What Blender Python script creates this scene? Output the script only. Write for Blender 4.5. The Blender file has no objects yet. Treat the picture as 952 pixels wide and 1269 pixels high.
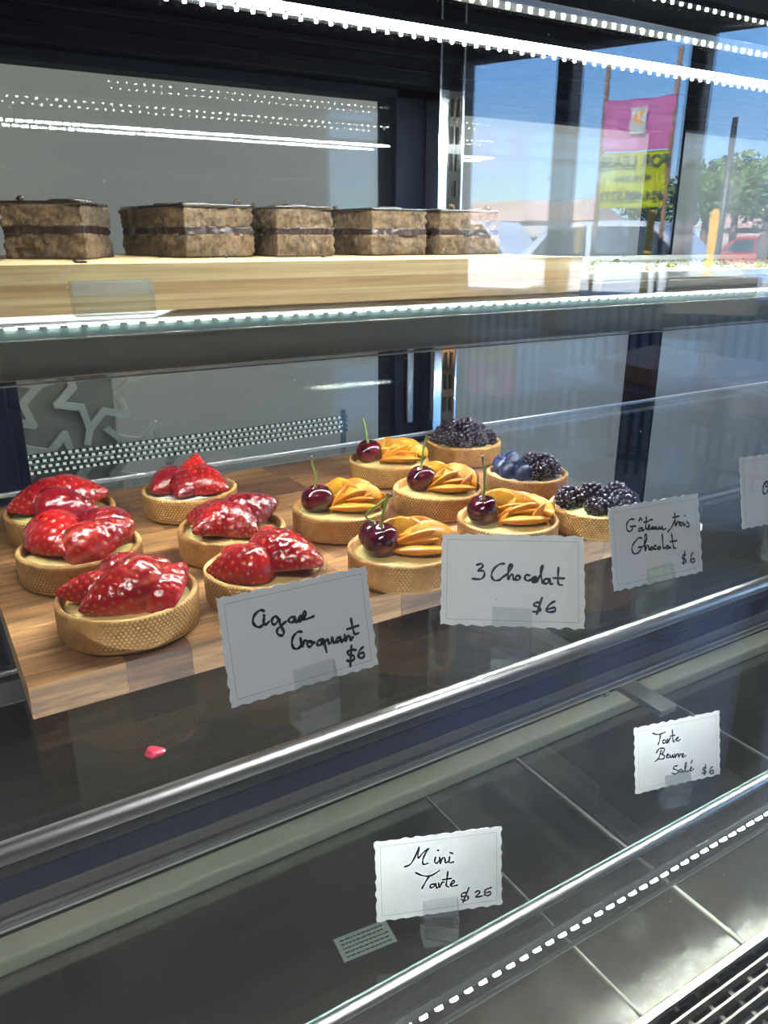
import bpy, bmesh, math, random
from mathutils import Vector, Matrix, noise
C = bpy.context.scene.collection
PI = math.pi
rnd = random.Random(7)

# ------------------------------------------------------------------ camera, world, exposure
cam_d = bpy.data.cameras.new('camera'); cam = bpy.data.objects.new('camera', cam_d); C.objects.link(cam)
cam_d.sensor_fit = 'VERTICAL'; cam_d.sensor_height = 36.0; cam_d.lens = 968 / 1269 * 36
cam_d.clip_start = 0.01; cam_d.clip_end = 300
# origin of the scene = the photographer's phone, 1.28 m over the shop floor; x along the case, y into it
RX = (0.85279437, 0.17193435, 0.49313319); RY = (-0.52224684, 0.28075736, 0.80525371); RZ = (0, 0.94425308, -0.32922047)
cam.matrix_world = Matrix(((RX[0], RX[1], -RX[2], 0), (RY[0], RY[1], -RY[2], 0), (RZ[0], RZ[1], -RZ[2], 0), (0, 0, 0, 1)))
bpy.context.scene.camera = cam
sc = bpy.context.scene
sc.view_settings.view_transform = 'Standard'; sc.view_settings.look = 'None'
sc.view_settings.exposure = 0.4; sc.view_settings.gamma = 1.0; sc.view_settings.use_curve_mapping = False
sc.cycles.max_bounces = 14; sc.cycles.transparent_max_bounces = 40; sc.cycles.glossy_bounces = 7
sc.cycles.transmission_bounces = 8; sc.cycles.diffuse_bounces = 3
sc.cycles.caustics_reflective = False; sc.cycles.caustics_refractive = False
sc.cycles.sample_clamp_indirect = 6.0
w = bpy.data.worlds.new('sky'); sc.world = w; w.use_nodes = True
nt = w.node_tree; nt.nodes.clear()
wo = nt.nodes.new('ShaderNodeOutputWorld'); bg = nt.nodes.new('ShaderNodeBackground'); cr = nt.nodes.new('ShaderNodeValToRGB')
sx = nt.nodes.new('ShaderNodeSeparateXYZ'); tcn = nt.nodes.new('ShaderNodeTexCoord')
nt.links.new(tcn.outputs['Generated'], sx.inputs[0]); nt.links.new(sx.outputs['Z'], cr.inputs[0])
cr.color_ramp.elements[0].position = 0.0; cr.color_ramp.elements[0].color = (0.50, 0.70, 0.93, 1)
cr.color_ramp.elements[1].position = 0.5; cr.color_ramp.elements[1].color = (0.05, 0.19, 0.62, 1)
e = cr.color_ramp.elements.new(0.16); e.color = (0.22, 0.45, 0.85, 1)
nt.links.new(cr.outputs[0], bg.inputs[0]); bg.inputs[1].default_value = 6.5
nt.links.new(bg.outputs[0], wo.inputs[0])
sund = bpy.data.lights.new('sun', 'SUN'); sund.energy = 46; sund.angle = 0.01; sund.color = (1, 0.95, 0.86)
suno = bpy.data.objects.new('sun', sund); C.objects.link(suno); suno.rotation_euler = Vector((0.70, -0.38, -0.56)).to_track_quat('-Z', 'Y').to_euler()
LED = 330.0

# ------------------------------------------------------------------ materials
def N(nt, t, **kw):
    n = nt.nodes.new('ShaderNode' + t)
    for k, v in kw.items():
        if k in n.inputs: n.inputs[k].default_value = v
        else: setattr(n, k, v)
    return n
def newmat(name):
    m = bpy.data.materials.new(name); m.use_nodes = True; m.node_tree.nodes.clear()
    return m, m.node_tree
def pbr(name, col, rough=0.5, metal=0.0, coat=0.0, spec=0.5, var=0.0, scale=30.0, bump=0.0, bscale=200.0, stretch=None, sss=0.0, emit=None, trans=0.0, ior=1.5):
    m, nt = newmat(name)
    o = N(nt, 'OutputMaterial'); b = N(nt, 'BsdfPrincipled'); nt.links.new(b.outputs[0], o.inputs[0])
    b.inputs['Base Color'].default_value = (*col, 1); b.inputs['Roughness'].default_value = rough
    b.inputs['Metallic'].default_value = metal; b.inputs['Coat Weight'].default_value = coat; b.inputs['Coat Roughness'].default_value = 0.04
    b.inputs['Specular IOR Level'].default_value = spec; b.inputs['IOR'].default_value = ior
    b.inputs['Transmission Weight'].default_value = trans
    if sss: b.inputs['Subsurface Weight'].default_value = sss; b.inputs['Subsurface Scale'].default_value = 0.004; b.inputs['Subsurface Radius'].default_value = (1, .4, .2)
    if emit: b.inputs['Emission Color'].default_value = (*emit[0], 1); b.inputs['Emission Strength'].default_value = emit[1]
    tc = N(nt, 'TexCoord'); mp = N(nt, 'Mapping'); nt.links.new(tc.outputs['Object'], mp.inputs[0])
    if stretch: mp.inputs['Scale'].default_value = stretch
    if var:
        n = N(nt, 'TexNoise', Scale=scale, Detail=5.0); nt.links.new(mp.outputs[0], n.inputs['Vector'])
        mx = N(nt, 'Mix', data_type='RGBA'); nt.links.new(n.outputs['Fac'], mx.inputs[0])
        mx.inputs[6].default_value = (*[max(0, c * (1 - var)) for c in col], 1); mx.inputs[7].default_value = (*[min(1, c * (1 + var)) for c in col], 1)
        nt.links.new(mx.outputs[2], b.inputs['Base Color'])
    if bump:
        n2 = N(nt, 'TexNoise', Scale=bscale, Detail=4.0); nt.links.new(mp.outputs[0], n2.inputs['Vector'])
        bp = N(nt, 'Bump', Strength=bump, Distance=0.001); nt.links.new(n2.outputs['Fac'], bp.inputs['Height']); nt.links.new(bp.outputs[0], b.inputs['Normal'])
    return m
def thin_glass(name, tint=(1, 1, 1), haze=0.0, haze_col=(.8, .85, .9), f0=0.04, rough=0.0, boost=1.0, dirt=0.0):
    """a pane seen as clear with the mirror share of glass (grows towards grazing), plus a little dust"""
    m, nt = newmat(name)
    o = N(nt, 'OutputMaterial'); tr = N(nt, 'BsdfTransparent'); gl = N(nt, 'BsdfGlossy'); tr.inputs[0].default_value = (*tint, 1)
    gl.inputs['Roughness'].default_value = rough
    ge = N(nt, 'NewGeometry'); dt = N(nt, 'VectorMath', operation='DOT_PRODUCT'); nt.links.new(ge.outputs['Incoming'], dt.inputs[0]); nt.links.new(ge.outputs['Normal'], dt.inputs[1])
    ab = N(nt, 'Math', operation='ABSOLUTE'); nt.links.new(dt.outputs['Value'], ab.inputs[0])
    s1 = N(nt, 'Math', operation='SUBTRACT'); s1.inputs[0].default_value = 1.0; nt.links.new(ab.outputs[0], s1.inputs[1])
    pw = N(nt, 'Math', operation='POWER'); nt.links.new(s1.outputs[0], pw.inputs[0]); pw.inputs[1].default_value = 5.0
    ml = N(nt, 'Math', operation='MULTIPLY_ADD'); nt.links.new(pw.outputs[0], ml.inputs[0]); ml.inputs[1].default_value = (1 - f0) * min(1, boost); ml.inputs[2].default_value = f0 * boost; ml.use_clamp = True
    mx = N(nt, 'MixShader'); nt.links.new(ml.outputs[0], mx.inputs[0]); nt.links.new(tr.outputs[0], mx.inputs[1]); nt.links.new(gl.outputs[0], mx.inputs[2])
    last = mx
    if haze or dirt:
        df = N(nt, 'BsdfDiffuse'); df.inputs[0].default_value = (*haze_col, 1)
        m2 = N(nt, 'MixShader'); nt.links.new(mx.outputs[0], m2.inputs[1]); nt.links.new(df.outputs[0], m2.inputs[2]); m2.inputs[0].default_value = haze
        if dirt:
            tc = N(nt, 'TexCoord'); n = N(nt, 'TexNoise', Scale=6.0, Detail=8.0); nt.links.new(tc.outputs['Object'], n.inputs['Vector'])
            v = N(nt, 'TexVoronoi', Scale=130.0); nt.links.new(tc.outputs['Object'], v.inputs['Vector'])
            lt = N(nt, 'Math', operation='LESS_THAN'); nt.links.new(v.outputs['Distance'], lt.inputs[0]); lt.inputs[1].default_value = 0.045
            g2 = N(nt, 'Math', operation='GREATER_THAN'); nt.links.new(n.outputs['Fac'], g2.inputs[0]); g2.inputs[1].default_value = 0.53
            mm = N(nt, 'Math', operation='MULTIPLY'); nt.links.new(lt.outputs[0], mm.inputs[0]); nt.links.new(g2.outputs[0], mm.inputs[1])
            ma = N(nt, 'Math', operation='MULTIPLY_ADD'); nt.links.new(mm.outputs[0], ma.inputs[0]); ma.inputs[1].default_value = dirt; ma.inputs[2].default_value = haze
            nt.links.new(ma.outputs[0], m2.inputs[0])
        last = m2
    nt.links.new(last.outputs[0], o.inputs[0])
    return m
def emis(name, col, s):
    m, nt = newmat(name); o = N(nt, 'OutputMaterial'); e = N(nt, 'Emission'); e.inputs[0].default_value = (*col, 1); e.inputs[1].default_value = s
    nt.links.new(e.outputs[0], o.inputs[0]); return m

def wood(name, ramp, scale=1.0, stretch=(1.2, 14, 14), rough=0.5, coat=0.0):
    """grain stretched along x; colour varies by a per-face attribute 'tone' (the block's own species)"""
    m, nt = newmat(name)
    o = N(nt, 'OutputMaterial'); b = N(nt, 'BsdfPrincipled', Roughness=rough); nt.links.new(b.outputs[0], o.inputs[0]); b.inputs['Coat Weight'].default_value = coat
    tc = N(nt, 'TexCoord'); at = N(nt, 'Attribute', attribute_name='tone')
    ad = N(nt, 'VectorMath', operation='ADD'); nt.links.new(tc.outputs['Object'], ad.inputs[0])
    sc_ = N(nt, 'VectorMath', operation='SCALE'); nt.links.new(at.outputs['Color'], sc_.inputs[0]); sc_.inputs['Scale'].default_value = 3.7; nt.links.new(sc_.outputs[0], ad.inputs[1])
    mp = N(nt, 'Mapping'); mp.inputs['Scale'].default_value = stretch; nt.links.new(ad.outputs[0], mp.inputs[0])
    n = N(nt, 'TexNoise', Scale=5.0 * scale, Detail=7.0, Roughness=0.62, Distortion=1.2); nt.links.new(mp.outputs[0], n.inputs['Vector'])
    n2 = N(nt, 'TexNoise', Scale=30.0 * scale, Detail=3.0); nt.links.new(mp.outputs[0], n2.inputs['Vector'])
    a = N(nt, 'Math', operation='MULTIPLY_ADD'); nt.links.new(n2.outputs['Fac'], a.inputs[0]); a.inputs[1].default_value = 0.35; nt.links.new(n.outputs['Fac'], a.inputs[2])
    sb = N(nt, 'Math', operation='SUBTRACT'); nt.links.new(a.outputs[0], sb.inputs[0]); sb.inputs[1].default_value = 0.18
    sp = N(nt, 'SeparateColor'); nt.links.new(at.outputs['Color'], sp.inputs[0])
    cols = []
    for (lo, hi) in ramp:
        r = N(nt, 'ValToRGB'); nt.links.new(sb.outputs[0], r.inputs[0]); r.color_ramp.elements[0].position = 0.37; r.color_ramp.elements[1].position = 0.64
        r.color_ramp.elements[0].color = (*lo, 1); r.color_ramp.elements[1].color = (*hi, 1); cols.append(r)
    mx = N(nt, 'Mix', data_type='RGBA'); nt.links.new(sp.outputs[0], mx.inputs[0]); nt.links.new(cols[0].outputs[0], mx.inputs[6]); nt.links.new(cols[-1].outputs[0], mx.inputs[7])
    nt.links.new(mx.outputs[2], b.inputs['Base Color'])
    bp = N(nt, 'Bump', Strength=0.25, Distance=0.0006); nt.links.new(sb.outputs[0], bp.inputs['Height']); nt.links.new(bp.outputs[0], b.inputs['Normal'])
    return m

def shell_mat():
    m, nt = newmat('tart_pastry')
    o = N(nt, 'OutputMaterial'); b = N(nt, 'BsdfPrincipled', Roughness=0.62); nt.links.new(b.outputs[0], o.inputs[0])
    uv = N(nt, 'UVMap'); sep = N(nt, 'SeparateXYZ'); nt.links.new(uv.outputs[0], sep.inputs[0])
    P = 0.00262
    def dots(ox, oy):
        r = []
        for k, (src, off, p) in enumerate(((0, ox, P), (1, oy, P * 1.5))):
            ad = N(nt, 'Math', operation='ADD'); nt.links.new(sep.outputs[src], ad.inputs[0]); ad.inputs[1].default_value = off * p
            dv = N(nt, 'Math', operation='DIVIDE'); nt.links.new(ad.outputs[0], dv.inputs[0]); dv.inputs[1].default_value = p
            fr = N(nt, 'Math', operation='FRACT'); nt.links.new(dv.outputs[0], fr.inputs[0])
            sb = N(nt, 'Math', operation='SUBTRACT'); nt.links.new(fr.outputs[0], sb.inputs[0]); sb.inputs[1].default_value = 0.5
            mu = N(nt, 'Math', operation='MULTIPLY'); nt.links.new(sb.outputs[0], mu.inputs[0]); mu.inputs[1].default_value = p / P
            sq = N(nt, 'Math', operation='POWER'); ab = N(nt, 'Math', operation='ABSOLUTE'); nt.links.new(mu.outputs[0], ab.inputs[0]); nt.links.new(ab.outputs[0], sq.inputs[0]); sq.inputs[1].default_value = 2.0
            r.append(sq)
        s = N(nt, 'Math', operation='ADD'); nt.links.new(r[0].outputs[0], s.inputs[0]); nt.links.new(r[1].outputs[0], s.inputs[1])
        q = N(nt, 'Math', operation='SQRT'); nt.links.new(s.outputs[0], q.inputs[0]); return q
    d1, d2 = dots(0, 0), dots(0.5, 0.5)
    mn = N(nt, 'Math', operation='MINIMUM'); nt.links.new(d1.outputs[0], mn.inputs[0]); nt.links.new(d2.outputs[0], mn.inputs[1])
    mr = N(nt, 'MapRange'); nt.links.new(mn.outputs[0], mr.inputs[0]); mr.inputs[1].default_value = 0.34; mr.inputs[2].default_value = 0.16
    tc = N(nt, 'TexCoord'); oi = N(nt, 'ObjectInfo')
    n = N(nt, 'TexNoise', Scale=160.0, Detail=5.0, Roughness=0.7); nt.links.new(tc.outputs['Object'], n.inputs['Vector'])
    n2 = N(nt, 'TexNoise', Scale=22.0, Detail=3.0); nt.links.new(tc.outputs['Object'], n2.inputs['Vector'])
    # dots wear away in places
    wr = N(nt, 'MapRange'); nt.links.new(n2.outputs['Fac'], wr.inputs[0]); wr.inputs[1].default_value = 0.42; wr.inputs[2].default_value = 0.62
    dd = N(nt, 'Math', operation='MULTIPLY'); nt.links.new(mr.outputs[0], dd.inputs[0]); nt.links.new(wr.outputs[0], dd.inputs[1])
    r = N(nt, 'ValToRGB'); nt.links.new(n.outputs['Fac'], r.inputs[0]); r.color_ramp.elements[0].position = 0.3; r.color_ramp.elements[1].position = 0.7
    r.color_ramp.elements[0].color = (0.25, 0.105, 0.026, 1); r.color_ramp.elements[1].color = (0.47, 0.235, 0.066, 1)
    mx = N(nt, 'Mix', data_type='RGBA'); nt.links.new(dd.outputs[0], mx.inputs[0]); nt.links.new(r.outputs[0], mx.inputs[6]); mx.inputs[7].default_value = (0.72, 0.44, 0.16, 1)
    nt.links.new(mx.outputs[2], b.inputs['Base Color'])
    ha = N(nt, 'Math', operation='MULTIPLY_ADD'); nt.links.new(n.outputs['Fac'], ha.inputs[0]); ha.inputs[1].default_value = 0.8; nt.links.new(dd.outputs[0], ha.inputs[2])
    bp = N(nt, 'Bump', Strength=0.8, Distance=0.0007); nt.links.new(ha.outputs[0], bp.inputs['Height']); nt.links.new(bp.outputs[0], b.inputs['Normal'])
    return m
def fruit_mat(name, rough=0.16, bump=0.5, bscale=70, sss=0.15, coat=1.0, sssr=(1, .15, .08)):
    """base colour from the mesh's own 'col' attribute (seeds, pale flesh), glazed"""
    m, nt = newmat(name)
    o = N(nt, 'OutputMaterial'); b = N(nt, 'BsdfPrincipled', Roughness=rough); nt.links.new(b.outputs[0], o.inputs[0])
    at = N(nt, 'Attribute', attribute_name='col'); nt.links.new(at.outputs['Color'], b.inputs['Base Color'])
    b.inputs['Coat Weight'].default_value = coat; b.inputs['Coat Roughness'].default_value = 0.03; b.inputs['Subsurface Weight'].default_value = sss
    b.inputs['Subsurface Radius'].default_value = sssr; b.inputs['Subsurface Scale'].default_value = 0.004
    tc = N(nt, 'TexCoord'); n = N(nt, 'TexNoise', Scale=bscale, Detail=2.0, Distortion=1.0); nt.links.new(tc.outputs['Object'], n.inputs['Vector'])
    bp = N(nt, 'Bump', Strength=bump, Distance=0.004); nt.links.new(n.outputs['Fac'], bp.inputs['Height']); nt.links.new(bp.outputs[0], b.inputs['Coat Normal'])
    return m
def sponge_mat(name, lo, hi):
    m, nt = newmat(name)
    o = N(nt, 'OutputMaterial'); b = N(nt, 'BsdfPrincipled', Roughness=0.85); nt.links.new(b.outputs[0], o.inputs[0])
    tc = N(nt, 'TexCoord'); v = N(nt, 'TexNoise', Scale=260.0, Detail=6.0, Roughness=0.7); nt.links.new(tc.outputs['Object'], v.inputs['Vector'])
    n2 = N(nt, 'TexNoise', Scale=45.0, Detail=3.0); nt.links.new(tc.outputs['Object'], n2.inputs['Vector'])
    a = N(nt, 'Math', operation='MULTIPLY_ADD'); nt.links.new(n2.outputs['Fac'], a.inputs[0]); a.inputs[1].default_value = 0.6; nt.links.new(v.outputs['Fac'], a.inputs[2])
    r = N(nt, 'ValToRGB'); nt.links.new(a.outputs[0], r.inputs[0]); r.color_ramp.elements[0].position = 0.6; r.color_ramp.elements[1].position = 1.0
    r.color_ramp.elements[0].color = (*lo, 1); r.color_ramp.elements[1].color = (*hi, 1); nt.links.new(r.outputs[0], b.inputs['Base Color'])
    bp = N(nt, 'Bump', Strength=1.0, Distance=0.0012); nt.links.new(v.outputs['Fac'], bp.inputs['Height']); nt.links.new(bp.outputs[0], b.inputs['Normal'])
    return m

M = {}
M['front_glass'] = thin_glass('front_glass', (.97, .98, .975), haze=0.0025, f0=0.04, boost=1.9, dirt=0.3)
M['shelf_glass'] = thin_glass('shelf_glass', (.89, .895, .885), haze=0.003, f0=0.06, boost=1.5)
M['rear_glass'] = thin_glass('rear_glass', (.93, .94, .93), haze=0.003, f0=0.04, boost=.55, rough=.018)
M['glass_edge'] = pbr('glass_edge', (.45, .62, .58), 0.15, spec=.8)
M['navy'] = pbr('navy_frame', (.007, .010, .024), 0.55, spec=.08)
M['black'] = pbr('black_gasket', (.012, .013, .016), 0.5)
M['chrome'] = pbr('chrome', (.82, .84, .86), 0.12, metal=1, bump=.05, bscale=60)
M['alu'] = pbr('satin_aluminium', (.80, .81, .84), 0.34, metal=1, stretch=(1, 60, 60), bump=.15, bscale=40)
M['steel'] = pbr('brushed_steel', (.30, .305, .32), 0.22, metal=1, var=.25, scale=14, bump=.25, bscale=60, stretch=(1, 6, 6))
M['darksteel'] = pbr('dark_deck_steel', (.40, .39, .38), 0.11, metal=.85, var=.5, scale=9, bump=.05, bscale=150, stretch=(3, 8, 8))
M['rail'] = thin_glass('rail_acrylic', (.84, .84, .84), haze=0.06, haze_col=(.52, .52, .52), f0=0.05, rough=0.03, boost=1.6)
M['rail_frost'] = thin_glass('rail_frosted', (.80, .80, .80), haze=0.20, haze_col=(.55, .54, .54), f0=0.05, rough=0.03, boost=1.6)
M['lip'] = pbr('pale_acrylic_edge', (.55, .57, .55), 0.3, spec=.5)  # pale tone carries the light guided to the rail's edge; deck seams share it
M['canopy'] = pbr('canopy_metal', (.05, .055, .07), 0.25, metal=.6)
M['led'] = emis('led_diode', (.93, 1.0, .97), LED)
M['led_edge'] = emis('led_edge_diode', (.95, 1.0, .97), 9.0)
M['led_small'] = emis('led_diode_side', (.98, 1.0, .80), LED * .35)
M['acrylic'] = thin_glass('clear_acrylic', (.93, .95, .95), haze=0.05, haze_col=(.8, .85, .9), f0=0.05, boost=1.6)
M['card'] = pbr('card_paper', (.70, .715, .73), 0.75, bump=.15, bscale=900, var=.03, scale=400)
M['ink'] = pbr('black_ink', (.012, .012, .015), 0.5)
M['line'] = pbr('printed_grey_line', (.22, .24, .26), 0.6)
M['paper'] = pbr('white_paper', (.62, .65, .62), 0.6)
M['board'] = wood('butcher_block', [((.15, .068, .026), (.42, .215, .082)), ((.060, .022, .013), (.175, .068, .037))], rough=.42)
M['bamboo'] = wood('bamboo_layers', [((.48, .33, .16), (.68, .52, .29)), ((.40, .24, .11), (.60, .40, .20))], scale=.7, stretch=(.7, 26, 26), rough=.45)
M['pastry'] = shell_mat()
M['cream'] = pbr('vanilla_cream', (.84, .66, .27), 0.35, coat=.4, var=.12, scale=60, bump=.5, bscale=90, sss=.2)
M['cream_pale'] = pbr('pale_cream', (.86, .82, .70), 0.4, coat=.3, bump=.5, bscale=90)
M['berry'] = fruit_mat('glazed_strawberry', bump=1.0, bscale=115)
M['apricot'] = fruit_mat('glazed_apricot', rough=.16, sss=.3, bscale=150, bump=.9, sssr=(1, .5, .12))
M['cherry'] = fruit_mat('cherry_skin', rough=.12, sss=.05, bump=.08, bscale=60)
M['stem'] = fruit_mat('cherry_stem', rough=.5, coat=.1, bump=.1)
M['bramble'] = fruit_mat('blackberry_skin', rough=.14, sss=0.0, bump=.15, bscale=150)
M['blueberry'] = fruit_mat('blueberry_skin', rough=.35, sss=0.0, coat=.4, bump=.1)
M['sponge'] = sponge_mat('coffee_sponge', (.014, .008, .004), (.135, .085, .043))
M['sponge_green'] = sponge_mat('coffee_sponge_cut', (.012, .009, .004), (.12, .090, .042))
M['ganache'] = pbr('dark_ganache', (.022, .012, .012), 0.3, bump=.6, bscale=120)
M['glaze'] = pbr('chocolate_glaze', (.018, .011, .009), 0.08, coat=1)
M['tray_white'] = pbr('white_tray', (.46, .46, .43), 0.3, coat=.2)
M['crumbs'] = pbr('pistachio_crumbs', (.20, .20, .035), 0.8, var=.5, scale=90)
M['choc_crumb'] = pbr('chocolate_crumb', (.05, .025, .015), 0.7, bump=.5)
M['pink'] = pbr('strawberry_scrap', (.65, .04, .10), 0.2, coat=1)

# ------------------------------------------------------------------ mesh helpers
def obj(name, me, mat=None, parent=None, M4=None):
    if isinstance(me, bmesh.types.BMesh):
        bm = me; me = bpy.data.meshes.new(name); bm.to_mesh(me); bm.free()
    o = bpy.data.objects.new(name, me); C.objects.link(o)
    if mat is not None:
        if isinstance(mat, (list, tuple)):
            for x in mat: me.materials.append(x)
        elif not me.materials: me.materials.append(mat)
    if parent: o.parent = parent
    if M4 is not None: o.matrix_local = M4
    return o
def tag(o, label=None, cat=None, group=None, kind=None):
    if label: o['label'] = label
    if cat: o['category'] = cat
    if group: o['group'] = group
    if kind: o['kind'] = kind
    return o
def thing(name, label, cat, loc=(0, 0, 0), rotz=0, group=None):
    o = bpy.data.objects.new(name, None); C.objects.link(o); o.location = loc; o.rotation_euler = (0, 0, rotz); o.empty_display_size = .01
    return tag(o, label, cat, group)
def struct(name, bm, mat): return tag(obj(name, bm, mat), kind='structure')
def smooth(me):
    for p in me.polygons: p.use_smooth = True
    return me
def box(bm, x0, x1, y0, y1, z0, z1, bev=0.0, mi=0):
    r = bmesh.ops.create_cube(bm, size=1.0); vs = r['verts']
    for v in vs: v.co = Vector(((x0 + x1) / 2 + v.co.x * (x1 - x0), (y0 + y1) / 2 + v.co.y * (y1 - y0), (z0 + z1) / 2 + v.co.z * (z1 - z0)))
    fs = {f for v in vs for f in v.link_faces}
    for f in fs: f.material_index = mi
    if bev:
        es = list({e for v in vs for e in v.link_edges}); bmesh.ops.bevel(bm, geom=es, offset=bev, segments=2, profile=.5, affect='EDGES')
    return vs
def B(*a, **k):
    bm = bmesh.new(); box(bm, *a, **k); return bm
def tube(bm, pts, rad, seg=10, caps=True):
    n = len(pts); pts = [Vector(p) for p in pts]; rings = []
    up = None
    for i, p in enumerate(pts):
        t = (pts[min(i + 1, n - 1)] - pts[max(i - 1, 0)]).normalized()
        if up is None: up = t.orthogonal().normalized()
        up = (up - t * up.dot(t)).normalized(); s = t.cross(up)
        r = rad[i] if isinstance(rad, (list, tuple)) else rad
        rings.append([bm.verts.new(p + (up * math.cos(a) + s * math.sin(a)) * r) for a in (2 * PI * k / seg for k in range(seg))])
    for a, b in zip(rings, rings[1:]):
        for k in range(seg):
            f = bm.faces.new((a[k], a[(k + 1) % seg], b[(k + 1) % seg], b[k])); f.smooth = True
    if caps: bm.faces.new(rings[0][::-1]); bm.faces.new(rings[-1])
def lathe(bm, prof, seg=48, closed=False):
    rings = []
    for (r, z) in prof:
        if r < 1e-6: rings.append([bm.verts.new((0, 0, z))])
        else: rings.append([bm.verts.new((r * math.cos(2 * PI * k / seg), r * math.sin(2 * PI * k / seg), z)) for k in range(seg)])
    prs = list(zip(rings, rings[1:]))
    if closed: prs.append((rings[-1], rings[0]))
    for a, b in prs:
        for k in range(seg):
            l = (k + 1) % seg
            if len(a) == 1 and len(b) == 1: continue
            if len(a) == 1: f = bm.faces.new((a[0], b[l], b[k]))
            elif len(b) == 1: f = bm.faces.new((a[k], a[l], b[0]))
            else: f = bm.faces.new((a[k], a[l], b[l], b[k]))
            f.smooth = True
def colattr(me, cols):
    a = me.color_attributes.new('col', 'FLOAT_COLOR', 'POINT')
    for i, c in enumerate(cols): a.data[i].color = (*c, 1)
def lerp(a, b, t): t = max(0, min(1, t)); return tuple(x + (y - x) * t for x, y in zip(a, b))
def catmull(pts, n=6):
    if len(pts) < 3: return [tuple(p) for p in pts]
    P = [pts[0]] + list(pts) + [pts[-1]]; out = []
    for i in range(1, len(P) - 2):
        p0, p1, p2, p3 = P[i - 1:i + 3]
        for k in range(n):
            t = k / n
            out.append(tuple(.5 * ((2 * b) + (c - a) * t + (2 * a - 5 * b + 4 * c - d) * t * t + (-a + 3 * b - 3 * c + d) * t ** 3) for a, b, c, d in zip(p0, p1, p2, p3)))
    out.append(tuple(pts[-1])); return out

# ------------------------------------------------------------------ the shop (street side is behind the camera, seen mirrored in the front glass)
G = 0.17                      # front glass plane
FLOOR = -1.28
# storefront frame: s runs along the storefront, d outwards to the street
def SD(s, d, z): return Vector((.9135 * d - .4067 * s, 2 * G - (.4067 * d + .9135 * s), z))
SDM = Matrix(((-.4067, .9135, 0, 0), (-.9135, -.4067, 0, 2 * G), (0, 0, 1, 0), (0, 0, 0, 1)))   # local (s, d, z) -> world
def sdbox(bm, s0, s1, d0, d1, z0, z1, bev=0.0, mi=0):
    vs = box(bm, s0, s1, d0, d1, z0, z1, bev, mi); return vs
def sdfix(bm):
    bmesh.ops.transform(bm, matrix=SDM, verts=bm.verts); bmesh.ops.recalc_face_normals(bm, faces=bm.faces); return bm
FD = 3.4
m_floor = pbr('shop_floor', (.12, .115, .11), .35, var=.2, scale=3)
m_dark = pbr('charcoal_paint', (.035, .036, .04), .6)
m_grey = pbr('staff_wall_paint', (.33, .34, .33), .7, var=.04, scale=2)
m_ceil = pbr('ceiling_paint', (.06, .06, .06), .8)
m_mull = pbr('bronze_mullion', (.03, .03, .035), .4)
def SB(name, mat, *a):
    bm = bmesh.new(); sdbox(bm, *a); return struct(name, sdfix(bm), mat)
SB('floor', m_floor, -5.5, 6.0, -4.0, FD, FLOOR - .08, FLOOR)
SB('ceiling', m_ceil, -5.5, 6.0, -4.0, FD + .1, 1.7, 1.78)
SB('wall_street', m_dark, 1.93, 6.0, FD, FD + .12, FLOOR, 1.7)
SB('wall_header', m_dark, -5.5, 1.93, FD, FD + .12, .74, 1.7)
SB('wall_right', m_grey, -5.6, -5.5, -4.0, FD, FLOOR, 1.7)
SB('wall_left', m_dark, 6.0, 6.1, -4.0, FD, FLOOR, 1.7)
SB('wall_back', m_dark, -5.5, 6.0, -4.1, -4.0, FLOOR, 1.7)
bm = bmesh.new(); box(bm, -3.6, 5.2, 2.5, 2.56, FLOOR, 1.7); struct('wall_kitchen', bm, m_grey)
wf = bmesh.new()
for s0, s1 in ((1.90, 1.97), (1.39, 1.455), (.87, .93), (-.55, -.48), (-2.2, -2.13), (-3.9, -3.83), (-5.5, -5.43)): sdbox(wf, s0, s1, FD - .04, FD + .08, FLOOR, .74)
sdbox(wf, -5.5, 1.95, FD - .04, FD + .08, FLOOR, FLOOR + .12)
struct('window_1', sdfix(wf), m_mull)
m_pane = thin_glass('storefront_glass', (.9, .93, .93), f0=.04)
bm = bmesh.new(); sdbox(bm, -5.43, 1.9, FD + .01, FD + .02, FLOOR + .12, .74); struct('window_2', sdfix(bm), m_pane)

# street
m_pave = pbr('pavement', (.20, .165, .15), .8, var=.15, scale=2)
m_asph = pbr('asphalt', (.13, .13, .135), .85, var=.1, scale=3)
SB('floor_pavement', m_pave, -12, 10, FD, 8.5, FLOOR - .1, FLOOR - .01)
SB('floor_street', m_asph, -60, 40, 8.5, 60, FLOOR - .2, FLOOR - .06)
def sdthing(name, label, cat, s, d, z, group=None, rot=0):
    t = thing(name, label, cat, (0, 0, 0), 0, group); t.matrix_world = Matrix.Translation(SD(s, d, z)) @ Matrix(((-.4067, .9135, 0), (-.9135, -.4067, 0), (0, 0, 1))).to_4x4() @ Matrix.Rotation(rot, 4, 'Z'); return t
def flipfix(bm): bmesh.ops.reverse_faces(bm, faces=bm.faces); return bm

# text laid out as a mesh; the letters are built from the font outlines
def text_bm(body, size, extr=.002):
    cu = bpy.data.curves.new('t', 'FONT'); cu.body = body; cu.size = size; cu.extrude = extr; cu.align_x = 'CENTER'; cu.align_y = 'CENTER'; cu.offset = size * .012
    o = bpy.data.objects.new('t', cu); C.objects.link(o); bpy.context.view_layer.update()
    me = bpy.data.meshes.new_from_object(o.evaluated_get(bpy.context.evaluated_depsgraph_get())); bpy.data.objects.remove(o)
    bm = bmesh.new(); bm.from_mesh(me); return bm
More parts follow.
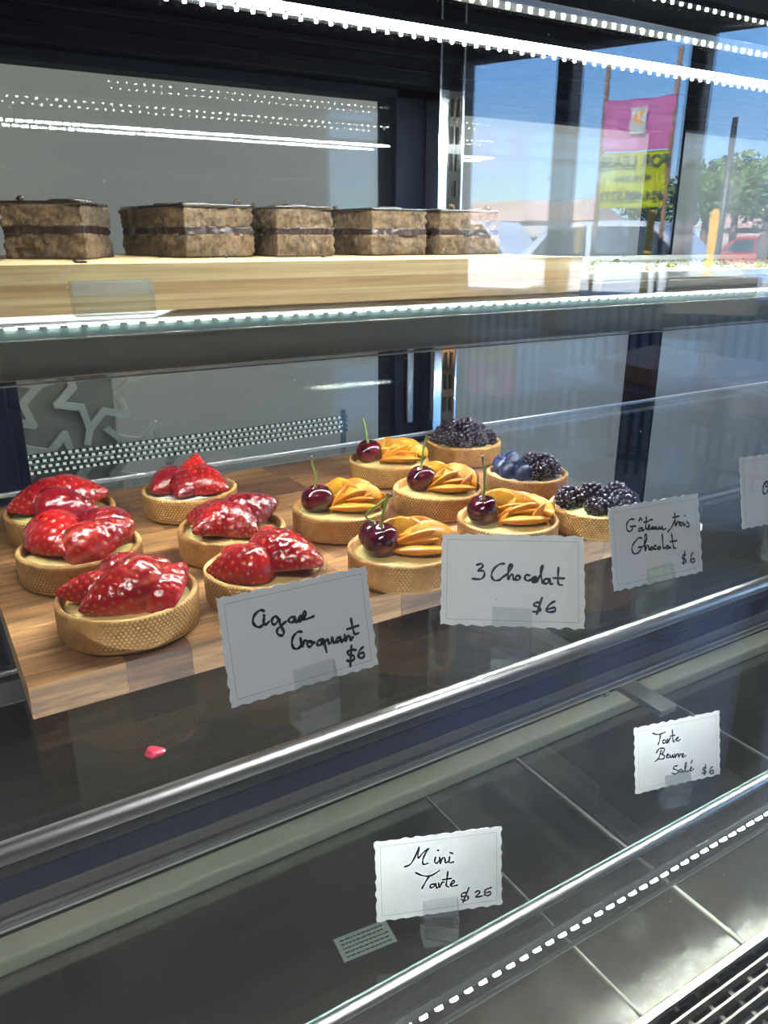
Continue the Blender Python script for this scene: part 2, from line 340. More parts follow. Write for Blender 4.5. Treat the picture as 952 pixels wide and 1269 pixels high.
# lease banner: hangs between two posts, its lettering turned to the shop
def banner_sheet(w, h, z0, amp, ph):
    bm = bmesh.new(); nx, nz = 26, 16; V = []
    for j in range(nz + 1):
        for i in range(nx + 1):
            x = (i / nx - .5) * w; z = z0 + j / nz * h
            V.append(bm.verts.new((x, amp * math.sin(i * .55 + ph + j * .12) + amp * .5 * math.sin(j * .8), z - .012 * w * math.sin(PI * i / nx))))
    for j in range(nz):
        for i in range(nx):
            a = j * (nx + 1) + i; bm.faces.new((V[a], V[a + 1], V[a + nx + 2], V[a + nx + 1])).smooth = True
    r = bmesh.ops.solidify(bm, geom=bm.faces[:], thickness=.002); return bm
m_yel = pbr('yellow_vinyl', (.85, .88, .02), .5, sss=.2, emit=None); m_pinkv = pbr('pink_vinyl', (.95, .36, .68), .5)
m_navytext = pbr('dark_print', (.02, .03, .06), .5); m_post = pbr('rusty_post', (.16, .09, .06), .7)
sg = sdthing('lease_banner', 'pink and yellow lease banner on two thin posts out on the street', 'banner', 1.965, 6.0, 0)
obj('yellow_sheet', banner_sheet(.50, .37, .22, .008, 0), m_yel, sg); obj('pink_sheet', banner_sheet(.50, .33, .60, .010, 1.2), m_pinkv, sg)
# the lettering is turned to the shop, -d side; local x (=s) runs right-to-left seen from the shop, so rotate the text half a turn about z
TX = Matrix.Translation((0, -.018, 0)) @ Matrix.Rotation(PI / 2, 4, 'X')
def sdtext(body, size, z, y=-.02, par=None, mat=None, name='lettering'):
    b_ = text_bm(body, size, .003); M4 = Matrix.Translation((0, y, z)) @ Matrix(((1, 0, 0, 0), (0, 0, -1, 0), (0, 1, 0, 0), (0, 0, 0, 1)))
    bmesh.ops.transform(b_, matrix=M4, verts=b_.verts); return obj(name, b_, mat, par)
sdtext('FOR LEASE', .105, .52, par=sg, mat=m_navytext); sdtext('RETAIL SPACE', .042, .415, par=sg, mat=m_navytext); sdtext('424.408.5273', .085, .295, par=sg, mat=m_navytext)
bm = bmesh.new(); box(bm, -.06, .05, -.026, -.018, .70, .87, .004); obj('white_panel', bm, M['paper'], sg)
bm = bmesh.new()
for (x, z, r) in ((-.02, .83, .016), (.012, .80, .018), (-.012, .775, .014)):
    bmesh.ops.create_uvsphere(bm, u_segments=12, v_segments=8, radius=r, matrix=Matrix.Translation((x, -.03, z)) @ Matrix.Diagonal((1, .3, 1, 1)))
obj('emblem', bm, pbr('orange_emblem', (.75, .30, .05), .5), sg)
for x in (-.235, .255):
    bm = bmesh.new(); box(bm, x - .014, x + .014, .004, .03, FLOOR, 1.22, .003); obj('post', bm, m_post, sg)

# patio fence of thin dark bars
fn = sdthing('patio_fence', 'low patio fence of thin dark vertical bars on the pavement', 'fence', 0, 4.4, 0)
fb = bmesh.new()
for k in range(86): x = -2.4 + k * .062; box(fb, x - .011, x + .011, -.008, .008, FLOOR, -.33)
obj('bars', fb, m_mull, fn)
bm = bmesh.new(); box(bm, -2.45, 2.95, -.02, .02, -.345, -.31, .004); box(bm, -2.45, 2.95, -.02, .02, -1.2, -1.17, .004); obj('rail', bm, m_mull, fn)
m_slab = pbr('pale_planter', (.55, .53, .52), .8)
pl = sdthing('planter_wall', 'low pale concrete wall behind the patio fence', 'wall', 0, 5.1, 0)
bm = bmesh.new(); box(bm, -2.6, 3.2, -.08, .08, FLOOR, -.36, .01); obj('block', bm, m_slab, pl)
bm = bmesh.new(); box(bm, -2.62, 3.22, -.1, .1, -.36, -.32, .01); obj('coping', bm, m_slab, pl)

# bollards, lamp post, cone
m_bol = pbr('yellow_bollard', (.85, .45, .04), .5)
for s, lab in ((2.11, 'yellow bollard by the silver car, nearer the lease banner'), (1.60, 'yellow bollard standing to the right of the banner')):
    t = sdthing('bollard', lab, 'bollard', s, 7.0, 0, 'yellow bollards at the kerb')
    bm = bmesh.new(); lathe(bm, [(0, FLOOR), (.034, FLOOR), (.034, .19), (.03, .215), (.018, .23), (0, .235)], 20); obj('post_body', bm, m_bol, t)
    bm = bmesh.new(); lathe(bm, [(.055, FLOOR), (.055, FLOOR + .03), (.035, FLOOR + .04)], 20); obj('base_ring', bm, m_mull, t)
t = sdthing('lamp_post', 'tall thin dark pole beyond the car park', 'pole', 3.60, 16.3, 0)
bm = bmesh.new(); tube(bm, [(0, 0, FLOOR), (0, 0, 0), (0, 0, 2.06)], [.075, .06, .05], 12); obj('pole', bm, m_mull, t)
m_or = pbr('cone_orange', (.95, .12, .03), .45); m_wh = pbr('reflective_white', (.85, .85, .85), .4)
t = sdthing('traffic_marker', 'orange and white upright traffic marker on the pavement', 'traffic marker', 2.30, 5.6, 0)
bm = bmesh.new(); lathe(bm, [(0, FLOOR), (.10, FLOOR), (.10, FLOOR + .03), (.05, FLOOR + .05)], 24); obj('base', bm, m_mull, t)
bm = bmesh.new(); tube(bm, [(0, 0, FLOOR + .03), (0, 0, -.3), (0, 0, .06)], [.045, .04, .034], 16); obj('tube', bm, m_or, t)
for z in (-.06, -.22, -.42):
    bm = bmesh.new(); tube(bm, [(0, 0, z - .035), (0, 0, z + .035)], .0425, 16); obj('band', bm, m_wh, t)

# cars
def car(name, label, s, d, col, L=4.4, H=1.5, W=1.75, rot=0):
    t = sdthing(name, label, 'car', s, d, FLOOR - .06, 'parked cars across the street', rot)
    body = pbr('car_paint', col, .25, metal=.3, coat=1); gl = pbr('car_window', (.03, .04, .05), .1); tyre = pbr('tyre', (.02, .02, .02), .8)
    prof = [(-L / 2, .35), (-L / 2 + .02, .75), (-L / 2 + .35, .95), (-L * .26, 1.02), (-L * .12, H - .03), (L * .02, H), (L * .26, H - .04), (L * .40, 1.05), (L / 2 - .03, .95), (L / 2, .4), (L / 2 - .1, .28), (-L / 2 + .1, .28)]
    prof = [p for p in prof]
    def slab(pts, y0, y1, bev=.05):
        bm = bmesh.new(); a = [bm.verts.new((x, y0, z)) for x, z in pts]; b = [bm.verts.new((x, y1, z)) for x, z in pts]
        bm.faces.new(a); bm.faces.new(b[::-1])
        for i in range(len(pts)): bm.faces.new((a[i], b[i], b[(i + 1) % len(pts)], a[(i + 1) % len(pts)]))
        bmesh.ops.recalc_face_normals(bm, faces=bm.faces)
        if bev: bmesh.ops.bevel(bm, geom=bm.edges[:], offset=bev, segments=2, affect='EDGES', profile=.5)
        return bm
    obj('body', slab(prof, -W / 2, W / 2), body, t)
    for sy in (-1, 1):
        y = sy * (W / 2 + .005)
        obj('side_window', slab([(-L * .235, 1.03), (-L * .11, H - .10), (L * .10, H - .09), (L * .10, 1.03)], y - .02, y + .01, .01), gl, t)
        obj('side_window', slab([(L * .12, 1.03), (L * .12, H - .09), (L * .25, H - .12), (L * .345, 1.05)], y - .02, y + .01, .01), gl, t)
        for x in (-L * .31, L * .30):
            bm = bmesh.new(); lathe(bm, [(0, -.1), (.27, -.11), (.33, -.07), (.33, .07), (.27, .11), (0, .1)], 28); bmesh.ops.transform(bm, matrix=Matrix.Translation((x, sy * (W / 2 - .08), .33)) @ Matrix.Rotation(PI / 2, 4, 'X'), verts=bm.verts)
            wh = obj('wheel', bm, tyre, t)
            bm = bmesh.new(); lathe(bm, [(0, -.12), (.19, -.125), (.20, -.06), (.20, .06), (.19, .125), (0, .12)], 20); bmesh.ops.transform(bm, matrix=Matrix.Translation((x, sy * (W / 2 - .08), .33)) @ Matrix.Rotation(PI / 2, 4, 'X'), verts=bm.verts)
            obj('hub', bm, M['alu'], wh)
    bm = bmesh.new(); box(bm, -L / 2 - .01, -L / 2 + .12, -W / 2 + .1, -W / 2 + .45, .66, .80, .02); obj('headlight', bm, M['paper'], t)
    bm = bmesh.new(); box(bm, -L / 2 - .01, -L / 2 + .12, W / 2 - .45, W / 2 - .1, .66, .80, .02); obj('headlight', bm, M['paper'], t)
    return t
car('silver_suv', 'silver estate car parked below the lease banner', 4.1, 13.0, (.60, .63, .68), L=4.2, H=1.62)
car('red_car', 'red car parked at the right of the street view', 4.0, 25, (.30, .02, .03), L=3.4, H=1.45)
car('white_van', 'white van parked at the left of the street view', 8.9, 16.8, (.8, .8, .8), L=4.6, H=1.75)
car('blue_hatchback', 'dark blue car behind the window mullion', 7.6, 22.0, (.03, .06, .20), L=3.4, H=1.5)
# trees and far buildings
def leafcrown(n, R, seed, sq=.75):
    r = random.Random(seed); bm = bmesh.new()
    for k in range(n):
        v = Vector((r.gauss(0, 1), r.gauss(0, 1), r.gauss(0, 1))).normalized() * (R * (r.random() ** .45)); v.z *= sq
        s = R * .10 * r.uniform(.7, 1.4); ax = Vector((r.gauss(0, 1), r.gauss(0, 1), r.gauss(0, 1))).normalized(); q = Matrix.Rotation(r.uniform(0, 6.28), 3, ax)
        vs = [bm.verts.new(v + q @ Vector(p)) for p in ((-s, 0, 0), (0, -s * .5, s * .15), (s, 0, 0), (0, s * .5, s * .15))]
        bm.faces.new(vs)
    return bm
m_leaf = pbr('tree_leaves', (.08, .14, .03), .6, var=.5, scale=2); m_bark = pbr('tree_bark', (.10, .07, .05), .9)
for i, (s, d, z, R, lab) in enumerate(((7.3, 24, 1.0, .95, 'green tree seen beside the lease banner'), (7.0, 29.5, 1.5, 1.35, 'light green tree between the window mullion and the thin pole'), (6.8, 33, 1.9, 1.5, 'green tree to the right of the thin pole'), (3.6, 21, .9, .9, 'small green tree beside the grey building'))):
    t = sdthing('street_tree', lab, 'tree', s, d, FLOOR, 'trees beyond the car park')
    bm = leafcrown(900, R, i + 3); bmesh.ops.translate(bm, verts=bm.verts, vec=(0, 0, z - FLOOR)); obj('foliage', bm, m_leaf, t)
    bm = bmesh.new(); tube(bm, [(0, 0, 0), (.04, 0, (z - FLOOR) * .6), (0, 0, z - FLOOR)], [.16, .12, .06], 8); obj('trunk', bm, m_bark, t)
def house(name, label, s, d, w_, dep, h, col, roofcol=None, win=(), win_rows=1):
    t = sdthing(name, label, 'building', s, d, FLOOR, 'buildings across the street')
    bm = bmesh.new(); box(bm, -w_ / 2, w_ / 2, 0, dep, 0, h); obj('walls', bm, pbr('house_wall', col, .8, var=.08, scale=1), t)
    if roofcol:
        bm = bmesh.new(); a = [(-w_ / 2 - .3, -.3, h), (w_ / 2 + .3, -.3, h), (w_ / 2 + .3, dep + .3, h), (-w_ / 2 - .3, dep + .3, h), (-w_ / 2 + .6, dep / 2, h + 1), (w_ / 2 - .6, dep / 2, h + 1)]
        v = [bm.verts.new(p) for p in a]
        for f in ((0, 1, 5, 4), (1, 2, 5), (2, 3, 4, 5), (3, 0, 4), (3, 2, 1, 0)): bm.faces.new([v[i] for i in f])
        obj('roof', bm, pbr('roof_tiles', roofcol, .8), t)
    for (x0, x1, z0, z1) in win:
        bm = bmesh.new(); box(bm, x0, x1, -.04, .05, z0, z1, .01); obj('window', bm, pbr('dark_window', (.05, .07, .09), .15), t)
    return t
house('low_house', 'low brown roofed building behind the red car', 5.9, 38, 6.5, 4, 1.75, (.42, .30, .27), (.36, .22, .19), [(-2, -1, .6, 1.3), (.5, 1.5, .6, 1.3)])
house('shop_block', 'pale building far down the street at the left', 17.5, 36, 8, 4, 2.1, (.55, .50, .48), (.35, .25, .22), [(-2, -1, .6, 1.4), (.5, 1.7, .6, 1.4)])
house('grey_tower', 'grey building with dark windows at the right of the street view', -.9, 12, 4.9, 3, 7.0, (.16, .16, .18), None, [(1.2, 2.1, 2.2, 2.65), (1.2, 2.1, 1.55, 2.0), (1.2, 2.1, .3, 1.1), (.1, .9, 2.2, 2.65), (.1, .9, 1.55, 2.0)])

# wooden counter by the shop window, and a chopping board on it
COUNTER = [(1.60, 1.70), (1.47, .80), (2.15, .84), (2.30, 1.80)]    # as mirrored; real y = 2G - y
def prism(pts, z0, z1, bev=.004, mir=True):
    bm = bmesh.new(); P = [(x, (2 * G - y) if mir else y) for x, y in pts]
    a = [bm.verts.new((x, y, z0)) for x, y in P]; b = [bm.verts.new((x, y, z1)) for x, y in P]
    bm.faces.new(a); bm.faces.new(b[::-1])
    for i in range(len(P)): bm.faces.new((a[i], b[i], b[(i + 1) % len(P)], a[(i + 1) % len(P)]))
    bmesh.ops.recalc_face_normals(bm, faces=bm.faces)
    if bev: bmesh.ops.bevel(bm, geom=bm.edges[:], offset=bev, segments=2, affect='EDGES', profile=.5)
    at = bm.verts.layers.float_color.new('tone')
    return bm
m_counter = wood('counter_wood', [((.16, .08, .04), (.42, .25, .13))], rough=.5)
m_counter2 = wood('counter_dark', [((.05, .03, .025), (.12, .07, .05))], rough=.5)
tb = thing('window_counter', 'dark wooden counter by the shop window under a pale chopping board', 'counter', (0, 0, 0))
obj('counter_top', prism(COUNTER, -.40, -.36), m_counter2, tb)
for (x, y) in ((1.7, 1.6), (1.65, .95), (2.1, 1.0), (2.15, 1.65)):
    bm = bmesh.new(); box(bm, x - .03, x + .03, 2 * G - y - .03, 2 * G - y + .03, FLOOR, -.40, .004); obj('leg', bm, m_mull, tb)
ck = thing('chopping_board', 'thick pale wooden board lying on the window counter', 'chopping board', (0, 0, 0))
obj('board_slab', prism([(1.69, 1.60), (1.53, .90), (1.93, .90), (2.05, 1.70)], -.36, -.315), m_counter, ck)
for k, (a, b_) in enumerate((((1.74, 1.35), (1.68, 1.15)), ((1.66, 1.0), (1.64, .93)))):
    p = [(a[0], a[1]), (b_[0], b_[1]), (b_[0] + .28, b_[1] - .02), (a[0] + .28, a[1] + .02)]
    obj('dark_inlay', prism(p, -.316, -.3145, 0), m_counter2, ck)

sg2 = thing('counter_sign', 'white blank sign panel on a short stem on the window counter', 'counter sign', (1.62, 2 * G - 1.20, -.315), math.radians(53))
bm = bmesh.new(); box(bm, -.10, .10, -.004, .004, .150, .235, .002); obj('sign_panel', bm, M['card'], sg2)
bm = bmesh.new(); tube(bm, [(0, 0, .01), (0, 0, .15)], .004, 10); obj('stem', bm, m_mull, sg2)
bm = bmesh.new(); lathe(bm, [(0, 0), (.03, 0), (.03, .006), (.006, .012), (0, .012)], 24); obj('foot', bm, m_mull, sg2)
# fill light panels added under the ceiling, out of view
def fill_panel(x, y, sx_, sy_, e, lab):
    t = thing('added_fill_panel', lab, 'fill panel', (x, y, 1.7))
    bm = bmesh.new(); box(bm, -sx_ / 2 - .03, sx_ / 2 + .03, -sy_ / 2 - .03, sy_ / 2 + .03, -.05, 0, .005); obj('frame', bm, m_mull, t)
    ld = bpy.data.lights.new('fill_light', 'AREA'); ld.shape = 'RECTANGLE'; ld.size = sx_; ld.size_y = sy_; ld.energy = e; ld.color = (1, .97, .92)
    lo = bpy.data.objects.new('panel_light', ld); C.objects.link(lo); lo.parent = t; lo.location = (0, 0, -.055)
fill_panel(-.9, 1.45, 1.2, .5, 48, 'added fill light panel over the left of the staff side')
fill_panel(2.3, 1.45, 1.2, .5, 48, 'added fill light panel over the right of the staff side')
fill_panel(-.9, -.8, 1.2, .6, 46, 'added fill light panel over the customers')

# lattice screen on the staff side
def lattice():
    bm = bmesh.new()
    cnt = [0]
    def bar(a, b, w_=.013):
        cnt[0] += 1; th = .004 + .0004 * (cnt[0] % 7)
        a = Vector((a[0], 0, a[1])); b = Vector((b[0], 0, b[1])); d = (b - a).normalized(); n = Vector((-d.z, 0, d.x)) * w_ / 2; e = d * w_ * .35
        q = [a + n - e, b + n + e, b - n + e, a - n - e]; f = [bm.verts.new(p + Vector((0, -th, 0))) for p in q]; g = [bm.verts.new(p + Vector((0, th, 0))) for p in q]
        bm.faces.new(f[::-1]); bm.faces.new(g)
        for i in range(4): bm.faces.new((f[i], f[(i + 1) % 4], g[(i + 1) % 4], g[i]))
    S = .165
    for i in range(-1, 2):
        for j in range(-1, 4):
            cx_, cz_ = i * S + (j % 2) * S / 2, j * S * .87
            st = []
            for k in range(12):
                r = .040 if k % 2 else .072; a = k * PI / 6 + .26; st.append((cx_ + r * math.cos(a), cz_ + r * math.sin(a)))
            for k in range(12): bar(st[k], st[(k + 1) % 12], .0125)
            for k in range(0, 12, 4): bar(st[k], (cx_ + (.098) * math.cos(k * PI / 6 + .26), cz_ + .098 * math.sin(k * PI / 6 + .26)), .012)
    bmesh.ops.recalc_face_normals(bm, faces=bm.faces); return bm
t = thing('lattice_screen', 'white star pattern lattice screen behind the rear doors', 'screen', (.13, 1.50, -.55))
obj('lattice', lattice(), pbr('white_lattice', (.60, .62, .62), .6), t)
bm = bmesh.new(); box(bm, -.22, .20, .015, .03, -.2, .36, .003); obj('backing', bm, pbr('grey_backing', (.27, .275, .27), .6), t)
bm = bmesh.new(); box(bm, -.24, .22, -.01, .035, -.73, -.14, .004); obj('stand', bm, pbr('grey_backing_2', (.25, .26, .26), .6), t)

# ------------------------------------------------------------------ the display case
X0, X1 = -.42, 1.75; YR = .862
case = thing('display_case', 'glass pastry display case with dark navy frame', 'display case', (.6, .5, FLOOR))
def cpart(name, bm, mat, M_=None):
    bmesh.ops.translate(bm, verts=bm.verts, vec=(-.6, -.5, -FLOOR)); return obj(name, bm, mat, case)
bm = bmesh.new(); box(bm, X0, X1, G - .02, .96, FLOOR, -.66, .006); cpart('base_cabinet', bm, M['navy'])
bm = bmesh.new(); box(bm, X0, X1, G - .003, G + .003, -.66, .272); cpart('front_glass', bm, M['front_glass']).data.materials.append(M['glass_edge'])
bm = bmesh.new(); box(bm, X0, X1, G, .96, .255, .29, .004); cpart('canopy', bm, M['canopy'])
bm = bmesh.new(); box(bm, X0, X1, .845, .93, .168, .255, .003); box(bm, X0, X1, .838, .85, .195, .203, .002); box(bm, X0, X1, .84, .85, .18, .1835, .001); cpart('rear_header', bm, M['navy'])
bm = bmesh.new(); box(bm, X0, X0 + .008, G, .93, -.62, .255); cpart('side_glass', bm, M['shelf_glass'])
bm = bmesh.new(); box(bm, X1 - .008, X1, G, .93, -.62, .255); cpart('side_glass', bm, M['shelf_glass'])
for x0 in (-.05, ):
    bm = bmesh.new(); box(bm, x0, .083, .85, .925, -.58, .168, .003); cpart('rear_stile', bm, M['navy'])
# slotted uprights: black inserts paint the dark of the slots on a folded chrome channel
def upright(xc):
    bm = bmesh.new(); z0, z1 = -.60, .255
    box(bm, xc - .0185, xc - .0150, .835, .862, z0, z1, .0006); box(bm, xc + .0150, xc + .0185, .835, .862, z0, z1, .0006); box(bm, xc - .016, xc + .016, .850, .862, z0, z1)
    up = cpart('slotted_upright', bm, M['chrome'])
    s = bmesh.new(); z = z0 + .02
    while z < z1 - .02:
        for dx in (-.0105, .0105): box(s, xc + dx - .0015, xc + dx + .0015, .848, .8505, z, z + .019)
        z += .030
    bmesh.ops.translate(s, verts=s.verts, vec=(-.6, -.5, -FLOOR)); obj('slots', s, M['black'], up)
upright(.606); upright(1.45)
# sliding rear doors, double glazed, each pane a pane
def door(x0, x1, y, lab, zs=-.56):
    t = thing('sliding_door', lab, 'door', ((x0 + x1) / 2, y, zs))
    cx_ = (x0 + x1) / 2; hw = (x1 - x0) / 2; H = .168 - zs
    bm = bmesh.new(); box(bm, -hw, -hw + .012, -.012, .020, 0, H, .002); box(bm, hw - .045, hw, -.012, .020, 0, H, .002); box(bm, -hw, hw, -.012, .020, H - .012, H, .002); box(bm, -hw, hw, -.012, .020, 0, .02, .002); obj('frame', bm, M['navy'], t)
    for yy, tl in ((-.004, .0), (.014, .002)):
        bm = bmesh.new(); vs = box(bm, -hw + .01, hw - .04, yy - .0004, yy + .0004, .01, H - .01)
        for v in vs: v.co.y += tl * (v.co.z / H - .5)
        obj('pane', bm, M['rear_glass'], t)
    bm = bmesh.new(); box(bm, hw - .030, hw - .018, -.018, -.010, H * .45, H * .62, .002); obj('handle', bm, M['steel'], t)
    return t
door(.083, .592, .878, 'left sliding rear door with pale wall behind it')
door(.56, 1.10, .912, 'middle sliding rear door seen behind the slotted upright')
door(1.05, 1.74, .878, 'right sliding rear door of the case')

# shelves: sheet > edge, front rod, price rail
def shelf(z, y0, y1, lab, railh, rody, rodr, track=True):
    t = thing('glass_shelf', lab, 'shelf', (.6, (y0 + y1) / 2, z)); T = lambda b_: (bmesh.ops.translate(b_, verts=b_.verts, vec=(-.6, -(y0 + y1) / 2, -z)), b_)[1]
    bm = bmesh.new(); box(bm, X0 + .012, X1 - .012, y0 + .0015, y1, -.008 + z, z); obj('sheet', T(bm), M['shelf_glass'], t)
    bm = bmesh.new(); box(bm, X0 + .012, X1 - .012, y0, y0 + .0015, -.008 + z, z, .0004); obj('polished_edge', T(bm), M['glass_edge'], t)
    if rodr:
        bm = bmesh.new(); tube(bm, [(X0 + .01, rody, z + .001), (X1 - .01, rody, z + .001)], rodr, 32); obj('front_rod', T(bm), M['alu'], t)
    bm = bmesh.new(); box(bm, X0 + .012, X1 - .012, rody - .0015, rody + .0015, z - railh, z - ((rodr or 0) * .6 if rodr else .0085), .0005); obj('price_rail', T(bm), M['rail_frost'] if z < -.4 else M['rail'], t)
    bm = bmesh.new(); box(bm, X0 + .012, X1 - .012, rody - .002, rody + .002, z - railh - .0007, z - railh, .0002); obj('rail_lip', T(bm), M['lip'], t)
    if track:
        bm = bmesh.new(); box(bm, X0 + .012, X1 - .012, y1 - .002, y1 + .002, z - .004, z + .001, .0008); obj('rear_trim', T(bm), M['alu'], t)
    for xc in (.606, 1.45, -.35):
        bm = bmesh.new(); box(bm, xc - .012, xc + .012, y0 + .12, y1, z - .016, z - .0085, .001); box(bm, xc - .003, xc + .003, y0 + .2, y1 + .002, z - .04, z - .016, .0006); obj('bracket', T(bm), M['alu'], t)
    return t
sh1 = shelf(-.049, .520, .846, 'upper glass shelf carrying the bamboo board', .034, .517, 0)
sh2 = shelf(-.244, .313, .846, 'middle glass shelf carrying the fruit tart board', .037, .307, .0050)
sh3 = shelf(-.442, .313, .846, 'lower glass shelf with only two price cards', .057, .307, .0040)

# LED strips
def led_strip(x0, y, z, n, pitch, lab, ang=0.0, w_=.0036, dy=.0016, mat='led', hw=.007, hmat='alu', dh=.0022):
    t = thing('led_strip', lab, 'led strip', (0, y, z)); t.rotation_euler = (ang, 0, 0)
    bm = bmesh.new(); box(bm, X0 + .02, X1 - .02, -hw, hw, .0005, .006, .0006); obj('housing', bm, M[hmat], t)
    bm = bmesh.new(); box(bm, -w_ / 2, w_ / 2, -dy, dy, -dh, .0004, .0003); first = obj('diode', bm, M[mat], t); first.location = (x0, 0, 0)
    for k in range(1, n):
        c = first.copy(); C.objects.link(c); c.parent = t; c.location = (x0 + k * pitch, 0, 0)
    return t
led_strip(.10, .547, .1462, 78, .0118, 'brightest led strip under the canopy', ang=-.1, w_=.0078, dh=.0024, dy=.0042, hmat='canopy')
led_strip(.10, .563, .1446, 78, .0118, 'fine dotted led strip just below the brightest one', ang=-.1, w_=.0021, dh=.0010, dy=.0008, mat='led_small', hmat='canopy', hw=.003)
led_strip(.10, .555, .1725, 78, .0118, 'added led strip above the brightest one, standing in for its reflection', ang=-.1, w_=.0026, dh=.0010, dy=.0008, mat='led_small')  # extra strip imitates the mirror image of the brightest row
led_strip(.30, .555, .2000, 60, .0118, 'highest and faintest led strip, added for a reflected row under the canopy', ang=-.1, w_=.0018, dh=.001, dy=.001, mat='led_small', hmat='canopy', hw=.004)  # another added strip in place of a reflected row
led_strip(-.05, .5180, -.0500, 96, .0120, 'thin bright led strip along the front edge of the upper shelf', ang=-1.3, w_=.0070, dh=.0004, dy=.0006, hw=.0008, mat='led_edge')
led_strip(-.05, .5335, -.0640, 90, .0130, 'added led strip hidden behind the rail of the upper shelf to light the tarts', w_=.005)  # extra strip out of sight, put in to throw light down on the tarts
led_strip(-.15, .3240, -.2870, 84, .0140, 'led strip under the front of the middle shelf', ang=.6, w_=.004)
led_strip(.10, .3240, -.5080, 60, .0130, 'led strip seen through the rail of the lower shelf', ang=-.9, w_=.0042, dy=.0028, mat='led_small')
# navy channel behind the middle rail (holds the strip), part of the shelf
bm = bmesh.new(); box(bm, X0 + .012, X1 - .012, .3125, .330, -.273, -.261, .001); bmesh.ops.translate(bm, verts=bm.verts, vec=(-.6, -(.313 + .846) / 2, .244)); obj('cable_channel', bm, pbr('blue_channel', (.02, .045, .26), .3), sh2)
m_chan = pbr('grey_channel', (.62, .60, .62), .4, metal=.3); m_olive = pbr('olive_channel', (.66, .66, .54), .4)
for za, zb_ in ((-.2605, -.2535), (-.2805, -.2735)):
    bm = bmesh.new(); box(bm, X0 + .012, X1 - .012, .3125, .326, za, zb_, .001); bmesh.ops.translate(bm, verts=bm.verts, vec=(-.6, -(.313 + .846) / 2, .244)); obj('channel_flange', bm, m_chan, sh2)
bm = bmesh.new(); box(bm, X0 + .012, X1 - .012, .5215, .525, -.0815, -.0575, .0008); bmesh.ops.translate(bm, verts=bm.verts, vec=(-.6, -(.520 + .846) / 2, .049)); obj('back_plate', bm, m_olive, sh1)

# deck, seams, rear step, air grille
bm = bmesh.new(); box(bm, X0 + .01, X1 - .01, .286, .93, -.655, -.600); cpart('deck', bm, M['darksteel'])
for x in (.424, .557, .82, 1.09):
    bm = bmesh.new(); box(bm, x - (.0018 if abs(x - .557) < .01 else .0007), x + (.0018 if abs(x - .557) < .01 else .0007), .286, .60, -.600, -.5975, .0006); cpart('deck_seam', bm, M['lip'])
bm = bmesh.new(); box(bm, X0 + .01, X1 - .01, .600, .628, -.600, -.582, .003); cpart('rear_step', bm, pbr('beige_alu', (.66, .66, .56), .4))
bm = bmesh.new(); v = [bm.verts.new(p) for p in ((X0 + .01, .628, -.586), (X1 - .01, .628, -.586), (X1 - .01, .86, -.53), (X0 + .01, .86, -.53), (X0 + .01, .628, -.60), (X1 - .01, .628, -.60), (X1 - .01, .86, -.60), (X0 + .01, .86, -.60))]
for f in ((0, 1, 2, 3), (7, 6, 5, 4), (0, 4, 5, 1), (1, 5, 6, 2), (2, 6, 7, 3), (3, 7, 4, 0)): bm.faces.new([v[i] for i in f])
cpart('rear_ramp', bm, pbr('ramp_grey', (.20, .21, .19), .05, metal=.7))
bm = bmesh.new(); box(bm, X0 + .01, X1 - .01, .278, .287, -.625, -.594, .0015); box(bm, X0 + .01, X1 - .01, G + .004, G + .012, -.625, -.594, .0015); cpart('grille_frame', bm, M['steel'])
gr = thing('air_grille', 'slotted metal air grille along the front of the case floor', 'grille', (.6, .23, -.6))
bm = bmesh.new()
y = G + .016
while y < .276:
    box(bm, X0 - .59 + .01 + .0, X1 - .61, y - .23, y - .23 + .0022, -.012, 0, .0003); y += .0105
obj('slats', bm, pbr('grille_steel', (.55, .54, .50), .3, metal=.8), gr)
bm = bmesh.new(); x = X0 - .58
while x < X1 - .62:
    box(bm, x, x + .004, -.052, .046, -.0125, -.008); x += .026
obj('cross_bars', bm, pbr('grille_steel_dark', (.28, .27, .25), .4, metal=.7), gr)
bm = bmesh.new(); box(bm, X0 - .59, X1 - .61, -.05, .044, -.05, -.046); obj('drip_tray', bm, M['black'], gr)

# glowing dot rows added to stand in for strip reflections in the left rear door
rk = thing('dot_reflection', 'added rows of glowing dots standing in for strip reflections in the left rear door', 'reflection stand-in', (.38, 1.22, -.30))
m_dot = emis('reflected_dot_glow', (.88, 1.0, .97), .75)
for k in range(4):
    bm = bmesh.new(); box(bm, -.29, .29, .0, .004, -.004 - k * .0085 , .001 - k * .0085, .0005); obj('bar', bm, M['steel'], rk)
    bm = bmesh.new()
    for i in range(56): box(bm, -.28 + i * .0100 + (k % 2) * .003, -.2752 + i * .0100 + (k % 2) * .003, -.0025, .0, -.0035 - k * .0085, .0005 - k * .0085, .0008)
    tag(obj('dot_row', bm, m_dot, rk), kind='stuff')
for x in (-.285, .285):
    bm = bmesh.new(); box(bm, x - .004, x + .004, .004, .012, FLOOR + .30, .01, .001); obj('post', bm, M['steel'], rk)

